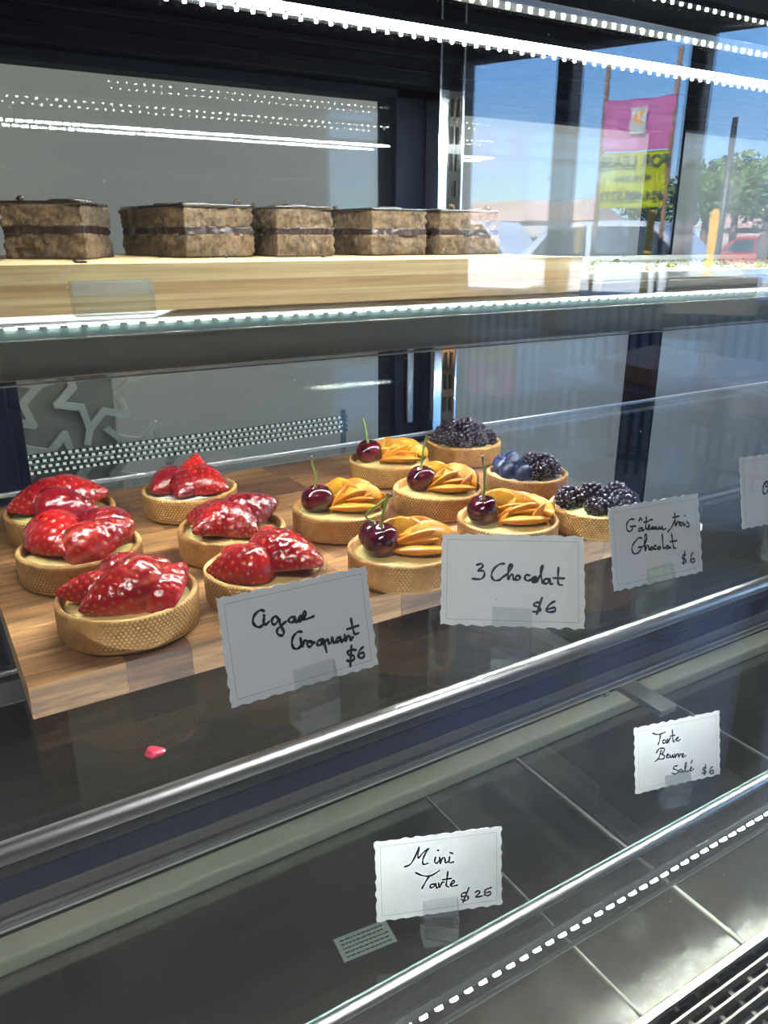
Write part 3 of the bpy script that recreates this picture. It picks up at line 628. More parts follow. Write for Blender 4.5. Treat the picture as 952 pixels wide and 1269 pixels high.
# ------------------------------------------------------------------ boards
def toned_blocks(blocks, name, mat, parent, bev=.0006):
    """blocks: (x0,x1,y0,y1,z0,z1,tone,seed); one mesh, the tone attribute carries the species of each block"""
    bm = bmesh.new(); L = bm.verts.layers.float_color.new('tone')
    for (x0, x1, y0, y1, z0, z1, tn, sd) in blocks:
        n0 = len(bm.verts); vs = box(bm, x0, x1, y0, y1, z0, z1)
        for v in vs: v[L] = (tn, sd, (sd * 7.3) % 1, 1)
    return obj(name, bm, mat, parent)
tart_board = thing('serving_board', 'checked walnut and maple serving board carrying fourteen fruit tarts', 'serving board', (.22, .6, -.244))
r = random.Random(11); bl = []
ROWS = [.405, .443, .478, .520, .560, .603, .640, .690, .735]
XE0, XE1 = .027, .512
FIX0 = [(.027, .078, 0.12), (.078, .116, .86), (.116, .262, .05), (.262, .312, .80), (.312, .40, .15), (.40, .455, .35), (.455, .512, .12)]
for ri in range(len(ROWS) - 1):
    y0, y1 = ROWS[ri], ROWS[ri + 1]
    if ri == 0: segs = FIX0
    else:
        segs = []; x = XE0
        pattern = {1: [(.10, .12), (.24, .05), (.30, .30), (.36, .1), (.45, .55), (.512, .1)], 2: [(.07, .05), (.12, .15), (.25, .1), (.33, .65), (.40, .2), (.512, .35)],
                   3: [(.13, .25), (.165, .95), (.24, .9), (.30, .15), (.38, .9), (.46, .1), (.512, .8)], 4: [(.03, .75), (.13, .3), (.20, .1), (.29, .25), (.34, .95), (.43, .7), (.512, .2)],
                   5: [(.10, .2), (.16, .1), (.22, .7), (.27, .2), (.36, .15), (.45, .85), (.512, .3)], 6: [(.04, .1), (.15, .25), (.24, .15), (.31, .85), (.40, .15), (.48, .6), (.512, .2)], 7: [(.09, .15), (.2, .35), (.30, .2), (.38, .8), (.512, .2)]}[ri]
        for (x1, tn) in pattern: segs.append((x, x1, tn)); x = x1
    for (a, b_, tn) in segs:
        bl.append((a - .22 + .0001, b_ - .22 - .0001, y0 - .6 + .0001, y1 - .6 - .0001, .0004, .0200, tn, r.random()))
toned_blocks(bl, 'slab', M['board'], tart_board)
bm = bmesh.new()
for x in (-.20, .30):
    for y in (-.16, .11): box(bm, x - .012, x + .012, y - .012, y + .012, 0, .001)
obj('rubber_feet', bm, M['black'], tart_board)

bam = thing('bamboo_board', 'long pale laminated bamboo board under the coffee cakes', 'board', (.3, .575, -.049)); bam.rotation_euler = (math.radians(.55), 0, 0)
bl = []; r = random.Random(4)
for (z0, z1, tn) in ((.0012, .0085, .55), (.0085, .0125, .15), (.0125, .021, .95), (.021, .0330, .0)):
    bl.append((-.35, .276, 0, .27, z0, z1, tn, r.random()))
toned_blocks(bl, 'slab', M['bamboo'], bam)
bl = []
for k in range(9): bl.append((-.35, .276, .001 + k * .0298, .029 + k * .0298, .0330, .0334, r.choice((.0, .1, .35)), r.random()))
toned_blocks(bl, 'top_strips', M['bamboo'], bam)
# paper sheet under the board at the left, sign holder lying on it
pp = prism([(-.05, .535), (.145, .530), (.185, .60), (-.05, .62)], -.0489, -.0481, 0, mir=False)
tag(obj('paper_sheet', pp, M['paper']), 'white paper sheet poking out under the bamboo board', 'paper')

# tray with pistachio crumbs, right of the bamboo board
tr = thing('serving_tray', 'white tray strewn with green pistachio crumbs beside the bamboo board', 'tray', (.86, .70, -.0480)); tr.rotation_euler = (math.radians(.4), 0, 0)
bm = bmesh.new(); box(bm, -.265, .34, -.135, .12, .0, .010, .002); obj('tray_base', bm, pbr('tray_rim', (.10, .09, .07), .3, coat=.5), tr)
bm = bmesh.new(); box(bm, -.262, .337, -.132, .117, .010, .019, .0015); obj('tray_surface', bm, M['tray_white'], tr)
bm = bmesh.new(); box(bm, -.262, .337, .110, .117, .019, .026, .001); obj('back_lip', bm, M['tray_white'], tr)
bm = bmesh.new(); r = random.Random(3)
for k in range(420):
    x, y = r.uniform(-.255, .33), r.uniform(-.128, .10)
    if r.random() < .5: x, y = r.choice(((-.22, -.11), (-.02, -.12), (.02, -.05), (.18, -.09), (-.13, .02), (.26, -.12), (.1, .05))); x += r.gauss(0, .03); y += r.gauss(0, .014)
    x = max(-.255, min(.33, x)); y = max(-.128, min(.1, y)); s = r.uniform(.0006, .0018) * (2.2 if r.random() < .06 else 1)
    bmesh.ops.create_icosphere(bm, subdivisions=1, radius=s, matrix=Matrix.Translation((x, y, .019 + s * .5)) @ Matrix.Diagonal((r.uniform(.7, 1.6), r.uniform(.7, 1.4), r.uniform(.6, 1), 1)))
c = obj('pistachio_crumbs', bm, M['crumbs']); c.matrix_world = Matrix.Translation((.86, .70, -.0480)) @ Matrix.Rotation(math.radians(.4), 4, 'X')
tag(c, 'green pistachio crumbs strewn over the white tray', 'crumbs', kind='stuff')

# ------------------------------------------------------------------ coffee layer cakes on the bamboo board
def rough_block(w_, d, z0, z1, amp, seed, nx=44, ny=44, nz=10, waist=0.0):
    bm = bmesh.new(); H = z1 - z0
    def P(x, y, z):
        n = noise.noise(Vector((x * 140 + seed * 9, y * 140, z * 160))) * .6 + noise.noise(Vector((x * 420, y * 420 + seed, z * 420))) * .5 + noise.noise(Vector((x * 50, y * 50 + seed * 3, z * 70))) * .6
        t = (z - z0) / H; o = amp * n - waist * (1 - (2 * t - 1) ** 2) * .5
        return Vector((x + (o if abs(x) > w_ / 2 - 1e-6 else 0) * (1 if x > 0 else -1), y + (o if abs(y) > d / 2 - 1e-6 else 0) * (1 if y > 0 else -1), z))
    ring = [(-w_ / 2 + w_ * i / nx, -d / 2) for i in range(nx)] + [(w_ / 2, -d / 2 + d * i / ny) for i in range(ny)] + [(w_ / 2 - w_ * i / nx, d / 2) for i in range(nx)] + [(-w_ / 2, d / 2 - d * i / ny) for i in range(ny)]
    rows = [[bm.verts.new(P(x, y, z0 + H * j / nz)) for x, y in ring] for j in range(nz + 1)]
    n = len(ring)
    for a, b_ in zip(rows, rows[1:]):
        for k in range(n): bm.faces.new((a[k], a[(k + 1) % n], b_[(k + 1) % n], b_[k])).smooth = True
    bm.faces.new(rows[0][::-1]); bm.faces.new(rows[-1]); return bm
def layer_cake(name, label, x, y, rot, w_, d, seed):
    t = thing(name, label, 'cake', (x, y, 0), math.radians(rot), 'coffee layer cakes on the bamboo board')
    t.location.z = -.049 + .0334 + (y - .575) * math.tan(math.radians(.55)) + .0002
    t.rotation_euler = (0, 0, math.radians(rot))
    H = .043
    obj('sponge_layer', rough_block(w_, d, 0, .0185, .0032, seed, waist=-.001), M['sponge'], t)
    obj('ganache_layer', rough_block(w_ * 1.0, d * 1.0, .0175, .0245, .0022, seed + 1, nz=6), M['ganache'], t)
    obj('sponge_layer', rough_block(w_ * .995, d * .995, .0235, .0395, .0030, seed + 2), M['sponge'], t)
    bm = rough_block(w_ * 1.0, d * 1.0, .0395, .0422, .0004, seed + 3, nz=3); obj('chocolate_glaze', bm, M['glaze'], t)
    bm = bmesh.new(); r = random.Random(seed)
    for k in range(3):
        cx_, cy_ = r.uniform(-w_ * .28, w_ * .28), (k - 1) * d * .27
        pts = [(cx_ + w_ * .22 * math.cos(a), cy_ + d * .10 * math.sin(a), .0428) for a in [i * 2 * PI / 20 for i in range(21)]]
        tube(bm, pts, .0011, 6, caps=False)
    obj('icing_swirl', bm, M['glaze'], t)
    for k in range(2):
        bm = bmesh.new(); s = r.uniform(.0025, .0042)
        bmesh.ops.create_icosphere(bm, subdivisions=2, radius=s)
        for v in bm.verts: v.co = v.co * (1 + .35 * noise.noise(v.co * 500 + Vector((seed, k, 0)))); v.co.z *= .8
        bmesh.ops.translate(bm, verts=bm.verts, vec=(r.uniform(-w_ * .45, w_ * .45), r.choice((-1, 1)) * d * .42, .0428 + s * .4)); obj('crumb_topping', bm, M['choc_crumb'] if k else M['sponge_green'], t)
    return t
CAKES = [('leftmost coffee layer cake, standing apart with a wide gap after it', .1262, .709, -30, .062, .066),
         ('coffee layer cake second from the left, its long crumbly side to the gap', .2376, .7297, 10, .065, .120),
         ('middle coffee layer cake with lumps of dark chocolate along its front edge', .3254, .6962, 0, .055, .062),
         ('coffee layer cake second from the right, with a curled chocolate chip on top', .4238, .7062, 5, .065, .075),
         ('rightmost coffee layer cake, in front of the chrome upright', .5091, .694, 0, .074, .055)]
for i, (lab, x, y, rot, w_, d) in enumerate(CAKES): layer_cake('layer_cake', lab, x, y, rot, w_, d, i * 5 + 2)
def lump(name, lab, cat, x, y, z, s, mat, sq=.5, seed=0, group=None):
    bm = bmesh.new(); bmesh.ops.create_icosphere(bm, subdivisions=3, radius=s)
    for v in bm.verts:
        v.co = v.co * (1 + .4 * noise.noise(v.co * (1.2 / s) + Vector((seed, 0, 0)))); v.co.z = v.co.z * sq + s * sq * .7
    smooth_ = [setattr(f, 'smooth', True) for f in bm.faces]
    o = obj(name, bm, mat); o.location = (x, y, z); return tag(o, lab, cat, group)
lump('chocolate_crumb', 'dark flat crumb lying at the front of the bamboo board', 'crumb', .118, .60, -.0152, .0045, M['choc_crumb'], .3, 3)
lump('cake_crumb', 'small brown crumb between the first and second layer cakes', 'crumb', .208, .715, -.0140, .0022, M['sponge_green'], .6, 5)
lump('cake_crumb', 'reddish crumb in front of the middle layer cakes', 'crumb', .335, .650, -.0147, .0022, M['sponge'], .5, 6)
lump('fruit_scrap', 'pink scrap of strawberry on the middle glass shelf by the board', 'fruit scrap', .0745, .343, -.244, .0048, M['pink'], .25, 9)

# ------------------------------------------------------------------ fruit
def berry_mesh(name, seed, L=.036, W=.029, dark=.0, cut=False):
    """half strawberry lying cut side down: length along x (tip at +x), pitted with seeds"""
    r = random.Random(seed); nu, nv = 84, 60
    seeds = []; K = 120
    for k in range(K):
        t = (k + .5) / K; seeds.append((t * .93 + .03, (k * 2.39996) % (2 * PI)))
    def rad(t): return W / 2 * (math.sin(PI * min(1, t ** .62)) ** .72 if t < 1 else 0) * (1.0 - .12 * t)
    def P(t, a): R_ = rad(t); return Vector((-L / 2 + L * t, R_ * math.cos(a), R_ * math.sin(a)))
    sp = [(P(t, a)) for t, a in seeds]
    vs, fs, cols = [], [], []
    red = lerp((.56, .008, .014), (.22, .003, .014), dark); deep = lerp((.33, .006, .012), (.10, .002, .012), dark)
    off = Vector((seed * 3.1, 0, 0))
    for i in range(nu + 1):
        t = i / nu
        for j in range(nv):
            a = 2 * PI * j / nv; p = P(t, a); nrm = Vector((0, math.cos(a), math.sin(a))); 
            d2 = min(((p - q).length_squared for q in sp)); d = math.sqrt(d2)
            pit = math.exp(-(d / .00105) ** 2); core = math.exp(-(d / .00062) ** 4)
            n = noise.noise(p * 90 + off); n2 = noise.noise(p * 40 + off)
            q = p + nrm * (-.0007 * pit + .0003 * core + .0011 * n2)
            if q.z < -.002: q.z = -.002 - (q.z + .002) * -.12
            vs.append(q)
            c = lerp(red, deep, .5 + .8 * n)
            c = lerp(c, (.60, .10, .07), max(0, (.16 - t) * 5) * (.5 + .6 * math.sin(a * 9 + seed)))
            if cut: c = lerp(c, (.85, .22, .15), .75 * max(0, math.sin(a * 13 + seed)) * max(0, 1 - t * 1.5))
            c = lerp(c, (.70, .25, .05) if dark < .5 else (.35, .07, .03), core * .7); cols.append(c)
    for i in range(nu):
        for j in range(nv): k = (j + 1) % nv; fs.append((i * nv + j, i * nv + k, (i + 1) * nv + k, (i + 1) * nv + j))
    me = bpy.data.meshes.new(name); me.from_pydata(vs, [], fs); colattr(me, cols); me.update(); smooth(me); me.materials.append(M['berry']); return me
BER = [berry_mesh('strawberry_half', 1), berry_mesh('strawberry_half', 2, .034, .031, .25), berry_mesh('strawberry_half', 3, .037, .028, .1, True), berry_mesh('strawberry_half', 4, .034, .030, .75), berry_mesh('strawberry_half', 5, .033, .032, .45), berry_mesh('strawberry_half', 6, .032, .027, 0)]

def apricot_mesh(name, seed, R=.019, span=1.9, th=.0062, ht=.013):
    """glazed crescent slice; arc in the xz plane"""
    nu, nv = 30, 20; vs, fs, cols = [], [], []
    for i in range(nu + 1):
        t = i / nu; a = -span / 2 + span * t; e = max(.05, math.sin(PI * t)) ** .45
        for j in range(nv):
            b = 2 * PI * j / nv; cr_, ct = math.cos(b), math.sin(b)
            rr = R + cr_ * ht / 2 * e; yy = ct * th / 2 * e * (1.0 - .35 * cr_)
            p = Vector((rr * math.sin(a), yy, rr * math.cos(a) - R)); n = noise.noise(p * 130 + Vector((seed * 5, 0, 0))); p += p.normalized() * .0006 * n
            vs.append(p); c = lerp((.86, .33, .022), (.93, .50, .06), .5 + n); c = lerp(c, (.78, .20, .012), max(0, cr_ - .5)); cols.append(c)
    for i in range(nu):
        for j in range(nv): k = (j + 1) % nv; fs.append((i * nv + j, (i + 1) * nv + j, (i + 1) * nv + k, i * nv + k))
    fs.append(tuple(range(nv))); fs.append(tuple(reversed(range(nu * nv, (nu + 1) * nv))))
    me = bpy.data.meshes.new(name); me.from_pydata(vs, [], fs); colattr(me, cols); me.update(); smooth(me); me.materials.append(M['apricot']); return me
APR = [apricot_mesh('apricot_slice', 1), apricot_mesh('apricot_slice', 2, .021, 1.7, .007, .0145), apricot_mesh('apricot_slice', 3, .040, 1.05, .0072, .011), apricot_mesh('apricot_slice', 4, .014, 2.3, .006, .012)]

def cherry_mesh(name, R=.0112):
    nu, nv = 40, 26; vs, fs, cols = [], [], []
    for j in range(nv + 1):
        f = PI * j / nv
        for i in range(nu):
            a = 2 * PI * i / nu; rr = R * math.sin(f); z = R * .93 * math.cos(f)
            if f < 1.2: z -= .0042 * math.exp(-(rr / .0036) ** 2)
            rr *= 1 + .05 * math.cos(a * 2) + .03 * math.cos(a) ; z -= .0006 * math.cos(a) ** 2
            vs.append((rr * math.cos(a), rr * math.sin(a), z)); n = noise.noise(Vector(vs[-1]) * 120); cols.append(lerp((.115, .003, .016), (.045, .002, .012), .5 + n))
    for j in range(nv):
        for i in range(nu): k = (i + 1) % nu; fs.append((j * nu + i, (j + 1) * nu + i, (j + 1) * nu + k, j * nu + k))
    me = bpy.data.meshes.new(name); me.from_pydata(vs, [], fs); colattr(me, cols); me.update(); smooth(me); me.materials.append(M['cherry']); return me
CHM = cherry_mesh('cherry')
def stem_mesh(name, pts, tipcol=(.10, .045, .03)):
    bm = bmesh.new(); P_ = catmull(pts, 7); n = len(P_); tube(bm, P_, [.00085 + .0011 * max(0, (i / n) - .9) * 10 + .0006 * max(0, .1 - i / n) * 10 for i in range(n)], 8)
    me = bpy.data.meshes.new(name); zs = [v.co.copy() for v in bm.verts]; bm.to_mesh(me); bm.free(); L = len(zs)
    colattr(me, [lerp((.20, .30, .06), tipcol, ((i // 8) / n - .82) * 8) for i in range(L)]); me.materials.append(M['stem']); return me
def bramble_mesh(name, seed, R=.0092, tall=1.15):
    r = random.Random(seed); bm = bmesh.new(); cols = []; n = 46
    for k in range(n):
        z = 1 - 2 * (k + .5) / n; a = k * 2.39996; s = math.sqrt(1 - z * z); p = Vector((s * math.cos(a) * R, s * math.sin(a) * R, z * R * tall))
        rr = .0022 * r.uniform(.88, 1.12); c0 = r.random()
        bmesh.ops.create_icosphere(bm, subdivisions=2, radius=rr, matrix=Matrix.Translation(p * .92)); cols += [lerp((.006, .005, .016), (.035, .006, .03), c0)] * 42
    bmesh.ops.create_icosphere(bm, subdivisions=2, radius=R * .85, matrix=Matrix.Diagonal((1, 1, tall, 1))); cols += [(.008, .004, .012)] * 42
    me = bpy.data.meshes.new(name); nv = len(bm.verts)
    for f in bm.faces: f.smooth = True
    bm.to_mesh(me); bm.free(); cols = (cols + [(.008, .004, .012)] * nv)[:nv]; colattr(me, cols); me.materials.append(M['bramble']); return me
BRM = [bramble_mesh('blackberry', 1), bramble_mesh('blackberry', 2, .0082, 1.35)]
def blueberry_mesh(name, R=.0088):
    nu, nv = 28, 20; vs, fs, cols = [], [], []
    for j in range(nv + 1):
        f = PI * j / nv
        for i in range(nu):
            a = 2 * PI * i / nu; rr = R * math.sin(f); z = R * .9 * math.cos(f)
            if f < .35: z -= .0012 * (1 - f / .35)
            if .33 < f < .5: z += .0012 * (1 + .6 * math.cos(a * 5)) * math.sin((f - .33) / .17 * PI)
            vs.append((rr * math.cos(a), rr * math.sin(a), z)); n = noise.noise(Vector(vs[-1]) * 160); cols.append(lerp((.008, .011, .04), (.03, .04, .12), .5 + n))
    for j in range(nv):
        for i in range(nu): k = (i + 1) % nu; fs.append((j * nu + i, (j + 1) * nu + i, (j + 1) * nu + k, j * nu + k))
    me = bpy.data.meshes.new(name); me.from_pydata(vs, [], fs); colattr(me, cols); me.update(); smooth(me); me.materials.append(M['blueberry']); return me
BLM = blueberry_mesh('blueberry')

# ------------------------------------------------------------------ tarts
def shell_mesh(seed, R=.0402, h=.0215):
    prof = [(0, 0), (R - .003, 0), (R - .0008, .0009), (R - .0002, .003)] + [(R - .0002 + .0004 * (k / 8), .003 + (h - .0048) * k / 8) for k in range(1, 9)] + \
           [(R - .0004, h - .0008), (R - .0016, h), (R - .0030, h - .0002), (R - .0038, h - .0014), (R - .0042, h - .006), (R - .0044, .006), (0, .0055)]
    seg = 120; vs, fs, uv = [], [], []
    cum = [0]
    for a, b in zip(prof, prof[1:]): cum.append(cum[-1] + math.hypot(a[0] - b[0], a[1] - b[1]))
    for i, (r_, z) in enumerate(prof):
        for k in range(seg):
            a = 2 * PI * k / seg; n = noise.noise(Vector((math.cos(a) * 2.2 + seed * 5, math.sin(a) * 2.2, z * 30))); n2 = noise.noise(Vector((math.cos(a) * 14, math.sin(a) * 14 + seed, z * 300)))
            wob = .0007 * n + .0003 * n2
            vs.append(((r_ + (wob if r_ > .01 else 0)) * math.cos(a), (r_ + (wob if r_ > .01 else 0)) * math.sin(a), z + (.0006 * n2 + .0007 * n if z > h * .8 else 0)))
    for i in range(len(prof) - 1):
        for k in range(seg):
            l = (k + 1) % seg; fs.append((i * seg + k, i * seg + l, (i + 1) * seg + l, (i + 1) * seg + k))
    me = bpy.data.meshes.new('pastry_shell'); me.from_pydata(vs, [], fs); me.update(); smooth(me)
    ul = me.uv_layers.new(name='UVMap')
    for p in me.polygons:
        i, k = divmod(p.index, seg)
        side = 3 <= i <= 11
        for li, (ii, kk) in zip(p.loop_indices, ((i, k), (i, k + 1), (i + 1, k + 1), (i + 1, k))):
            ul.data[li].uv = (kk / seg * 2 * PI * R, cum[ii]) if side else (0, 0)
    me.materials.append(M['pastry']); return me
SHM = [shell_mesh(s) for s in range(3)]
def cream_mesh(seed, R=.0362, z=.0165):
    bm = bmesh.new(); lathe(bm, [(0, z + .0025), (R * .3, z + .0023), (R * .6, z + .0016), (R * .85, z + .0004), (R, z - .002), (R, .006), (0, .006)], 48)
    for v in bm.verts:
        if v.co.z > .01: v.co.z += .0014 * noise.noise(v.co * 120 + Vector((seed, 0, 0)))
    me = bpy.data.meshes.new('cream_filling'); bm.to_mesh(me); bm.free(); return me
CRM = [cream_mesh(s) for s in range(2)]
ROT = math.radians(-31.5)
ZB = -.244 + .0201
def tart(label, x, y, i, cream='cream', rot=0.0, s=1.0, group=None):
    t = thing('fruit_tart', label, 'fruit tart', (x, y, ZB), ROT, group); t.scale = (s, s, s)
    o = obj('pastry_shell', SHM[i % 3], None, t); o.rotation_euler = (0, 0, rot)
    me = CRM[i % 2].copy(); me.materials.append(M[cream]); obj('cream_filling', me, None, t); return t
def put(name, me, t, x, y, z, yaw=0, pitch=0, roll=0, s=1.0):
    """x right, y away from the viewer, millimetres from the tart's centre; angles in degrees"""
    o = bpy.data.objects.new(name, me); C.objects.link(o); o.parent = t
    o.matrix_local = Matrix.Translation((x / 1000, y / 1000, z / 1000)) @ Matrix.Rotation(math.radians(yaw), 4, 'Z') @ Matrix.Rotation(math.radians(-pitch), 4, 'Y') @ Matrix.Rotation(math.radians(roll), 4, 'X') @ Matrix.Diagonal((s, s, s, 1))
    return o
SG = 'strawberry tarts on the serving board'; AG = 'cherry and apricot tarts on the serving board'; BG = 'blackberry tarts on the serving board'
# strawberry tarts: (mesh, x, y, z, yaw of the tip, pitch, roll, scale)
ST = [
 ('front left strawberry tart on the board corner, four bright red pieces and yellow cream showing', .0925, .4504, [(5, -22, -4, 21, 200, 8, 0, .92), (1, 2, 15, 22, 20, 20, 10, 1.1), (2, 2, -11, 23, 218, -6, -15, 1.22), (0, 25, -2, 22, 70, 30, -30, .98)]),
 ('second strawberry tart from the front in the left column, with wide pale red halves', .0846, .5471, [(0, -13, -3, 22, 300, 5, 0, 1.28), (3, 8, 16, 24, 160, 15, 0, 1.15), (2, 15, -4, 23, 35, 22, 5, 1.2)]),
 ('rear left strawberry tart with dark glossy berries in front of the lattice', .0882, .6391, [(4, -15, -4, 22, 215, 5, 0, 1.2), (4, 10, 12, 23, 15, 10, 0, 1.2), (3, 10, -12, 21, 10, 0, 0, 1.15)]),
 ('rear strawberry tart of the second column with one orange red berry on top', .1940, .6400, [(3, -19, -4, 21, 250, 5, 0, 1.05), (0, 1, 10, 25, 85, 50, 0, 1.15), (3, -2, -12, 21, 270, 0, 0, .95), (1, 18, -4, 21, 330, 5, 0, 1.15)]),
 ('middle strawberry tart of the second column heaped with deep red rounded berries', .1904, .5300, [(1, -10, -10, 22, 235, 8, 0, 1.15), (3, 13, 12, 24, 30, 20, 0, 1.25), (4, -18, 4, 22, 165, 5, 0, 1.0), (4, 9, -10, 21, 320, 0, 0, 1.0)]),
 ('front strawberry tart of the second column just behind the cigare price card', .1824, .4480, [(5, -14, -12, 21, 185, 0, 0, 1.22), (0, 0, 14, 23, 95, 30, 0, 1.1), (1, 18, -4, 23, 330, 10, -10, 1.3), (5, -20, 10, 20, 150, 10, 0, .8)])]
for i, (lab, x, y, ps) in enumerate(ST):
    t = tart(lab, x, y, i, 'cream' if i != 3 else 'cream_pale', i * 1.7, 1.04 if i < 3 else 1.0, SG)
    for (m, px, py, pz, a, p, r_, s) in ps: put('strawberry_piece', BER[m], t, px * 1.0, py * 1.0, pz + 1.5, a, p, r_, s * 1.16)
# apricot and cherry tarts
def fan(t, dx, dy, seed, front=True):
    r = random.Random(seed)
    # upright crescents fanned from the back left to the right, one long slice lying across the front
    for (m, x, y, z, yaw, p, ro, s) in ((1, -3, 21, 24, 20, 0, 15, 1.0), (0, 3, 14, 26, 150, 6, -15, 1.05), (0, 10, 8, 26, 140, 0, -20, 1.05), (1, 15, 16, 25, 160, 0, -10, 1.0), (3, 22, 9, 24, 120, 0, 0, 1.05), (0, 12, -2, 24, 30, 4, 40, 1.05), (3, 27, -1, 22, 35, 0, 20, .95), (1, 8, 2, 22, 10, 0, 50, 1.05), (0, 22, 14, 20, 100, 0, 10, 1.05), (3, 2, 4, 23, 60, 10, 30, 1.1), (0, 18, 2, 27, 165, 0, 30, .9)):
        put('apricot_slice', APR[m], t, x + dx + r.uniform(-1.5, 1.5), y + dy + r.uniform(-1.5, 1.5) - 3, z + 6 + r.uniform(-.5, 1.5), yaw + r.uniform(-16, 16), p + r.uniform(-8, 8), ro + r.uniform(-12, 12), s * 1.18)
    if front:
        put('apricot_slice', APR[2], t, 12 + dx, -17 + dy, 24.5, 8 + r.uniform(-6, 6), 0, 70, 1.0)
        put('apricot_slice', APR[2], t, 16 + dx, -9 + dy, 28.5, 16 + r.uniform(-6, 6), 0, 60, .85)
AT = [('cherry and apricot tart left of the others, its stem ending in a dark knob', .284, .531, (-19, -6), [(0, 0, 8), (1.5, 1, 16), (-.5, 2, 24), (0, 0, 30)], 0),
      ('cherry and apricot tart in the centre of the board with a short bright stem', .3807, .5312, (-15, -1), [(0, 0, 8), (2, 0, 16), (4, 0, 25), (7, 0, 32)], 1),
      ('rearmost cherry and apricot tart beside the heaped blackberry tart', .3931, .6335, (-20, -2), [(0, 0, 8), (-.5, 0, 16), (-1.5, 0, 24), (-3, 0, 30)], 2),
      ('front cherry and apricot tart carrying two joined cherries', .2781, .4286, (-15, -7), [(0, 0, 8), (1, 0, 15), (3, 1, 22), (5, 2, 29)], 3),
      ('cherry and apricot tart just behind the 3 chocolat price card', .3809, .4372, (-21, -4), [(0, 0, 8), (.5, 0, 16), (0, 0, 26), (-1.5, 0, 38)], 4)]
for i, (lab, x, y, (cx_, cy_), st, sd) in enumerate(AT):
    t = tart(lab, x, y, i + 1, 'cream', i * 2.3, .975, AG)
    fan(t, 0, 0, sd + 40)
    ch = put('cherry', CHM, t, cx_, cy_, 28.5, 20 * i, 6, 0, 1.2)
    o = bpy.data.objects.new('cherry_stem', stem_mesh('cherry_stem', [(a / 1000, b / 1000, c / 1000) for a, b, c in st], (.02, .02, .015) if i == 0 else (.16, .10, .05))); C.objects.link(o); o.parent = ch; o.rotation_euler = (0, 0, -math.radians(20 * i))
    if i == 3:
        ch2 = put('cherry', CHM, t, cx_ - 6, cy_ + 11, 28.5, 70, -8, 0, 1.08)
        o = bpy.data.objects.new('cherry_stem', stem_mesh('cherry_stem', [(0, 0, .008), (-.006, -.002, .013), (.002, -.004, .021), (.011, -.007, .029)])); C.objects.link(o); o.parent = ch2; o.rotation_euler = (0, 0, -math.radians(70))
# blackberry tarts
def brambles(t, L):
    for k, (x, y, z, m, yaw, p, s) in enumerate(L): put('blackberry', BRM[m], t, x, y, z, yaw, p, 0, s)
t = tart('rear blackberry tart heaped high with dark berries', .5003, .6527, 1, 'cream', 1.0, .985, BG)
brambles(t, [(-24, -2, 24, 0, 0, 70, 1.05), (-14, -14, 25, 1, 60, 80, 1.0), (0, -17, 25, 0, 20, 80, 1.08), (15, -12, 24, 1, 100, 70, 1.0), (25, 0, 24, 0, 0, 60, 1.0), (-12, 4, 33, 1, 40, 75, 1.1), (3, -2, 35, 0, 80, 60, 1.15), (15, 8, 30, 1, 10, 70, 1.05), (-20, 14, 25, 0, 0, 70, 1), (0, 18, 26, 1, 30, 70, 1)])
t = tart('tart with blueberries on its left half and blackberries on the right', .4811, .5292, 2, 'cream_pale', 2.0, .93, BG)
for (x, y, z, yaw, p) in ((-25, 3, 25, 0, 20), (-13, 14, 29, 50, -30), (-15, -6, 31, 90, 35), (-8, -18, 25, 10, 50), (-21, -12, 25, 10, 40), (-24, 14, 25, 0, 0)): put('blueberry', BLM, t, x, y, z, yaw, p, 0, 1.05)
brambles(t, [(7, 12, 27, 0, 0, 60, 1.05), (5, -2, 32, 1, 50, 75, 1.0), (8, -18, 25, 0, 90, 70, 1.0), (20, -8, 26, 1, 20, 80, 1.08), (20, 8, 26, 0, 60, 60, 1.0), (14, 0, 30, 0, 10, 20, .95)])
t = tart('front blackberry tart with six separate berries and pale green cream between them', .4655, .4271, 0, 'cream_pale', 3.0, .93, BG)
[o_ for o_ in t.children if o_.name.startswith('cream_filling')][0].data.materials[0] = pbr('green_cream', (.62, .68, .34), .35, coat=.5, bump=.5, bscale=90)
brambles(t, [(-23, 2, 25, 0, 0, 75, 1.15), (-1, 14, 26, 1, 20, 80, 1.1), (-6, -18, 24, 1, 80, 75, .95), (8, -15, 24, 0, 40, 70, 1.1), (24, -8, 25, 0, 100, 60, 1.1), (20, 10, 27, 1, 50, 75, 1.2), (14, 1, 28, 0, 20, 50, .9)])

